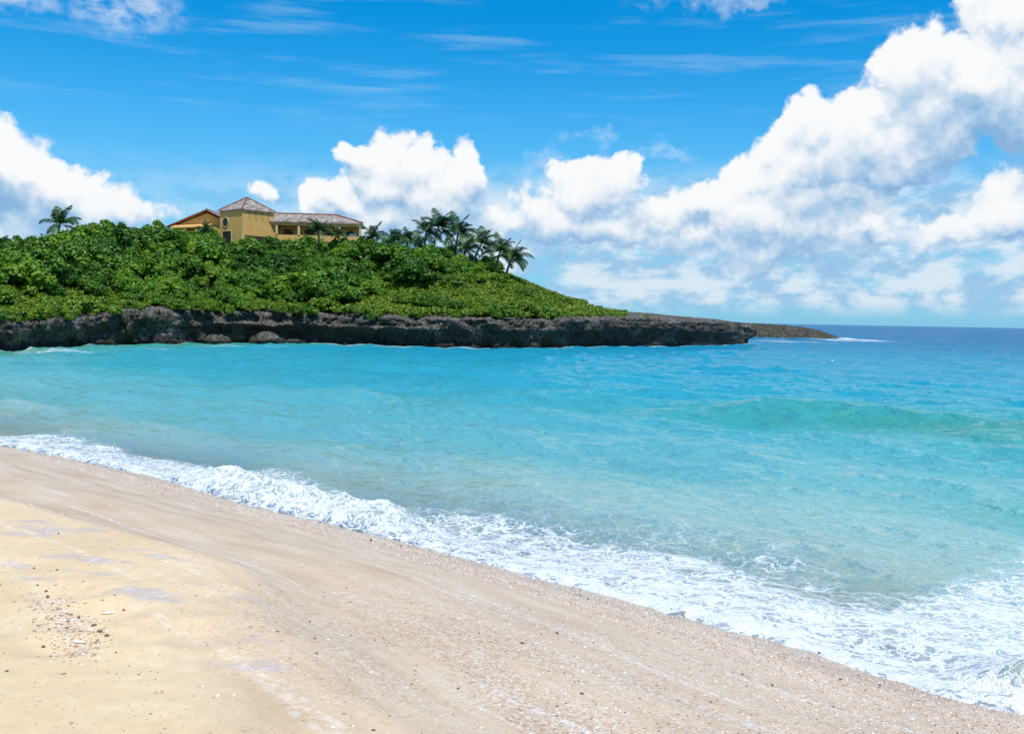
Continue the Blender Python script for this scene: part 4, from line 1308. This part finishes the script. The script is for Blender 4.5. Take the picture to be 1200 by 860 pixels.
# ------------------------------------------------------------------ float out in the bay
def build_buoy():
    p = onz(975, 423.5, 0)
    root = thing('mooring_buoy', 'small white mooring buoy floating alone in the bay off the spit', 'buoy', (p[0], p[1], .0))
    root.scale = (.5, .5, .5)
    mb = MB()
    prof = [(.0, -.16), (.13, -.13), (.2, -.02), (.2, .08), (.15, .2), (.06, .27), (.0, .28)]
    n = 14
    vs = [(r * math.cos(2 * math.pi * k / n), r * math.sin(2 * math.pi * k / n), z) for r, z in prof for k in range(n)]
    fs = [(i * n + k, i * n + (k + 1) % n, (i + 1) * n + (k + 1) % n, (i + 1) * n + k) for i in range(len(prof) - 1) for k in range(n)]
    mb.add(vs, fs)
    obj('float', mb.mesh('float', [WHITE], True), root)
    mb = MB(); mb.tube([(0, 0, .27), (0, 0, .36)], .025, 8)
    obj('mooring_eye', mb.mesh('mooring_eye', [WOOD], True), root)
build_buoy()

# ------------------------------------------------------------------ shells and pebbles
def mat_shell():
    m, t, out = material('shell_grit')
    v = t.attr('leafv')
    c = t.cramp(v, [(0, (.10, .065, .045)), (.12, (.30, .19, .13)), (.35, (.52, .36, .25)), (.65, (.66, .50, .39)), (.85, (.82, .72, .64)), (1, (.88, .85, .82))])
    finish(t, out, t.n('ShaderNodeBsdfPrincipled', {'Base Color': c, 'Roughness': .5}).outputs[0])
    return m
SHELL = mat_shell()
def build_grit():
    rg = np.random.default_rng(77)
    n = 170000
    s = rg.uniform(-22, 4, n); d = rg.uniform(.05, 6.4, n)
    o = shore(s) - d
    x = s * TV[0] + o * NV[0]; y = s * TV[1] + o * NV[1]
    rr = np.hypot(x, y)
    dens = np.where(d < 1.7, 1.0, .0) + sstep(-7.0, -1.5, s) * sstep(6.6, 4.2, d) * .48 + .02
    dens *= .35 + .65 * sstep(-.15, .15, fbm(s * .5, d * 1.7, o=3))
    ok = (rg.random(n) < dens) & (y > 2) & (np.abs(x) < .6 * y + 1) & (rr < 24)
    # the spill of grit on the terrace at the left
    m = 900
    tpx = rg.random(m); 
    gx = 55 + 45 * tpx + rg.normal(size=m) * 19; gy = 690 + 65 * tpx + rg.normal(size=m) * 12
    gp = np.array([onz(a, b, 1.37) for a, b in zip(gx, gy)])
    m2 = 180
    gp2 = np.array([onz(a, b, 1.37) for a, b in zip(rg.uniform(0, 420, m2), rg.uniform(670, 880, m2))])
    x = np.concatenate([x[ok], gp[:, 0], gp2[:, 0]]); y = np.concatenate([y[ok], gp[:, 1], gp2[:, 1]])
    n = len(x)
    z = beach_z(x, y)
    sz = rg.lognormal(-5.10, .40, n)
    sz = np.clip(sz, .003, .013)
    q = np.array([[1, 0, 0], [.2, .8, .1], [-.9, .3, 0], [-.4, -.8, .1], [.5, -.6, .05], [0, 0, .55]])
    F0 = np.array([[0, 1, 5], [1, 2, 5], [2, 3, 5], [3, 4, 5], [4, 0, 5]])
    an = rg.uniform(0, 6.28, n)
    ca, sa = np.cos(an), np.sin(an)
    jit = rg.uniform(.6, 1.3, (n, 6, 1))
    V = q[None] * jit * sz[:, None, None]
    X = V[..., 0] * ca[:, None] - V[..., 1] * sa[:, None]; Yv = V[..., 0] * sa[:, None] + V[..., 1] * ca[:, None]
    V = np.stack([X + x[:, None], Yv + y[:, None], V[..., 2] + z[:, None] + .001], -1).reshape(-1, 3)
    F = (np.arange(n)[:, None, None] * 6 + F0[None]).reshape(-1, 3)
    me = new_mesh('shell_grit', V, F, [SHELL], False, {'leafv': np.repeat(rg.random(n), 6)})
    obj('shell_grit', me, kind='stuff', label='coarse pink and white shell grit strewn over the wet sand', category='shell grit')
    print('grit', n)
build_grit()

DARKP = mat_plain('dark_pebble', (.15, .11, .08), .7)
PALEP = mat_plain('pale_shell', (.80, .76, .70), .5)
def pebble_mesh(seed, mat, name):
    me = boulder_mesh(seed, 8); me.materials.clear(); me.materials.append(mat); me.name = name
    return me
PEB = [pebble_mesh(11, DARKP, 'pebble'), pebble_mesh(12, DARKP, 'pebble')]
SHL = [pebble_mesh(21, PALEP, 'shell_fragment'), pebble_mesh(22, PALEP, 'shell_fragment')]
rg_ = random.Random(3)
PEBBLES = [(54, 693), (56, 699), (78, 736), (117, 740), (145, 715), (51, 758), (40, 666), (67, 668), (110, 733), (125, 745), (44, 686), (92, 724),
           (628, 675), (671, 689), (689, 702), (680, 698), (653, 742), (612, 754), (523, 669), (537, 807), (682, 813), (735, 690), (870, 790), (905, 803), (985, 796), (1031, 803), (960, 765), (470, 640), (435, 633), (400, 617), (405, 615), (375, 612)]
def beach_point(px, py):
    z = 1.0
    for _ in range(14):
        p = onz(px, py, z); z = .5 * z + .5 * float(beach_z(np.array(p[0]), np.array(p[1])))
    return onz(px, py, z)
for i, (px, py) in enumerate(PEBBLES):
    p = beach_point(px, py)
    left = px < 160; mid = px < 480
    lab = ('dark pebble in the spill of grit on the dry sand terrace' if left else
           'dark pebble washed up just under the left swash foam' if mid else
           'dark pebble lying on the wet slope of shell grit')
    grp = 'pebbles on the dry terrace' if left else 'pebbles at the left swash edge' if mid else 'pebbles on the wet slope'
    o = obj('pebble', PEB[i % 2], loc=(p[0], p[1], p[2] + .004), rot=(0, 0, rg_.uniform(0, 6)), label=lab, category='pebble', group=grp)
    k = rg_.uniform(.006, .012) * (1.0 if not mid or left else 1.8)
    o.scale = (k * 1.2, k, k)
for i, (px, py, w, lab) in enumerate([(196, 659, .035, 'white flat shell at the end of the longest wet film on the terrace'), (205, 645, .03, 'white shell fragment beside the bigger flat shell, farther up the sand'),
                                      (60, 643, .02, 'small white shell left among the lilac wet films'), (128, 718, .05, 'long white shell lying in the hollow right of the grit spill'), (92, 752, .045, 'broad white shell on dry sand nearest the lower left corner')]):
    p = beach_point(px, py)
    o = obj('shell_fragment', SHL[i % 2], loc=(p[0], p[1], p[2] + .003), rot=(0, 0, rg_.uniform(-.4, .4)), label=lab, category='shell', group='white shells on the terrace')
    o.scale = (w * .75, w * .4, w * .2)
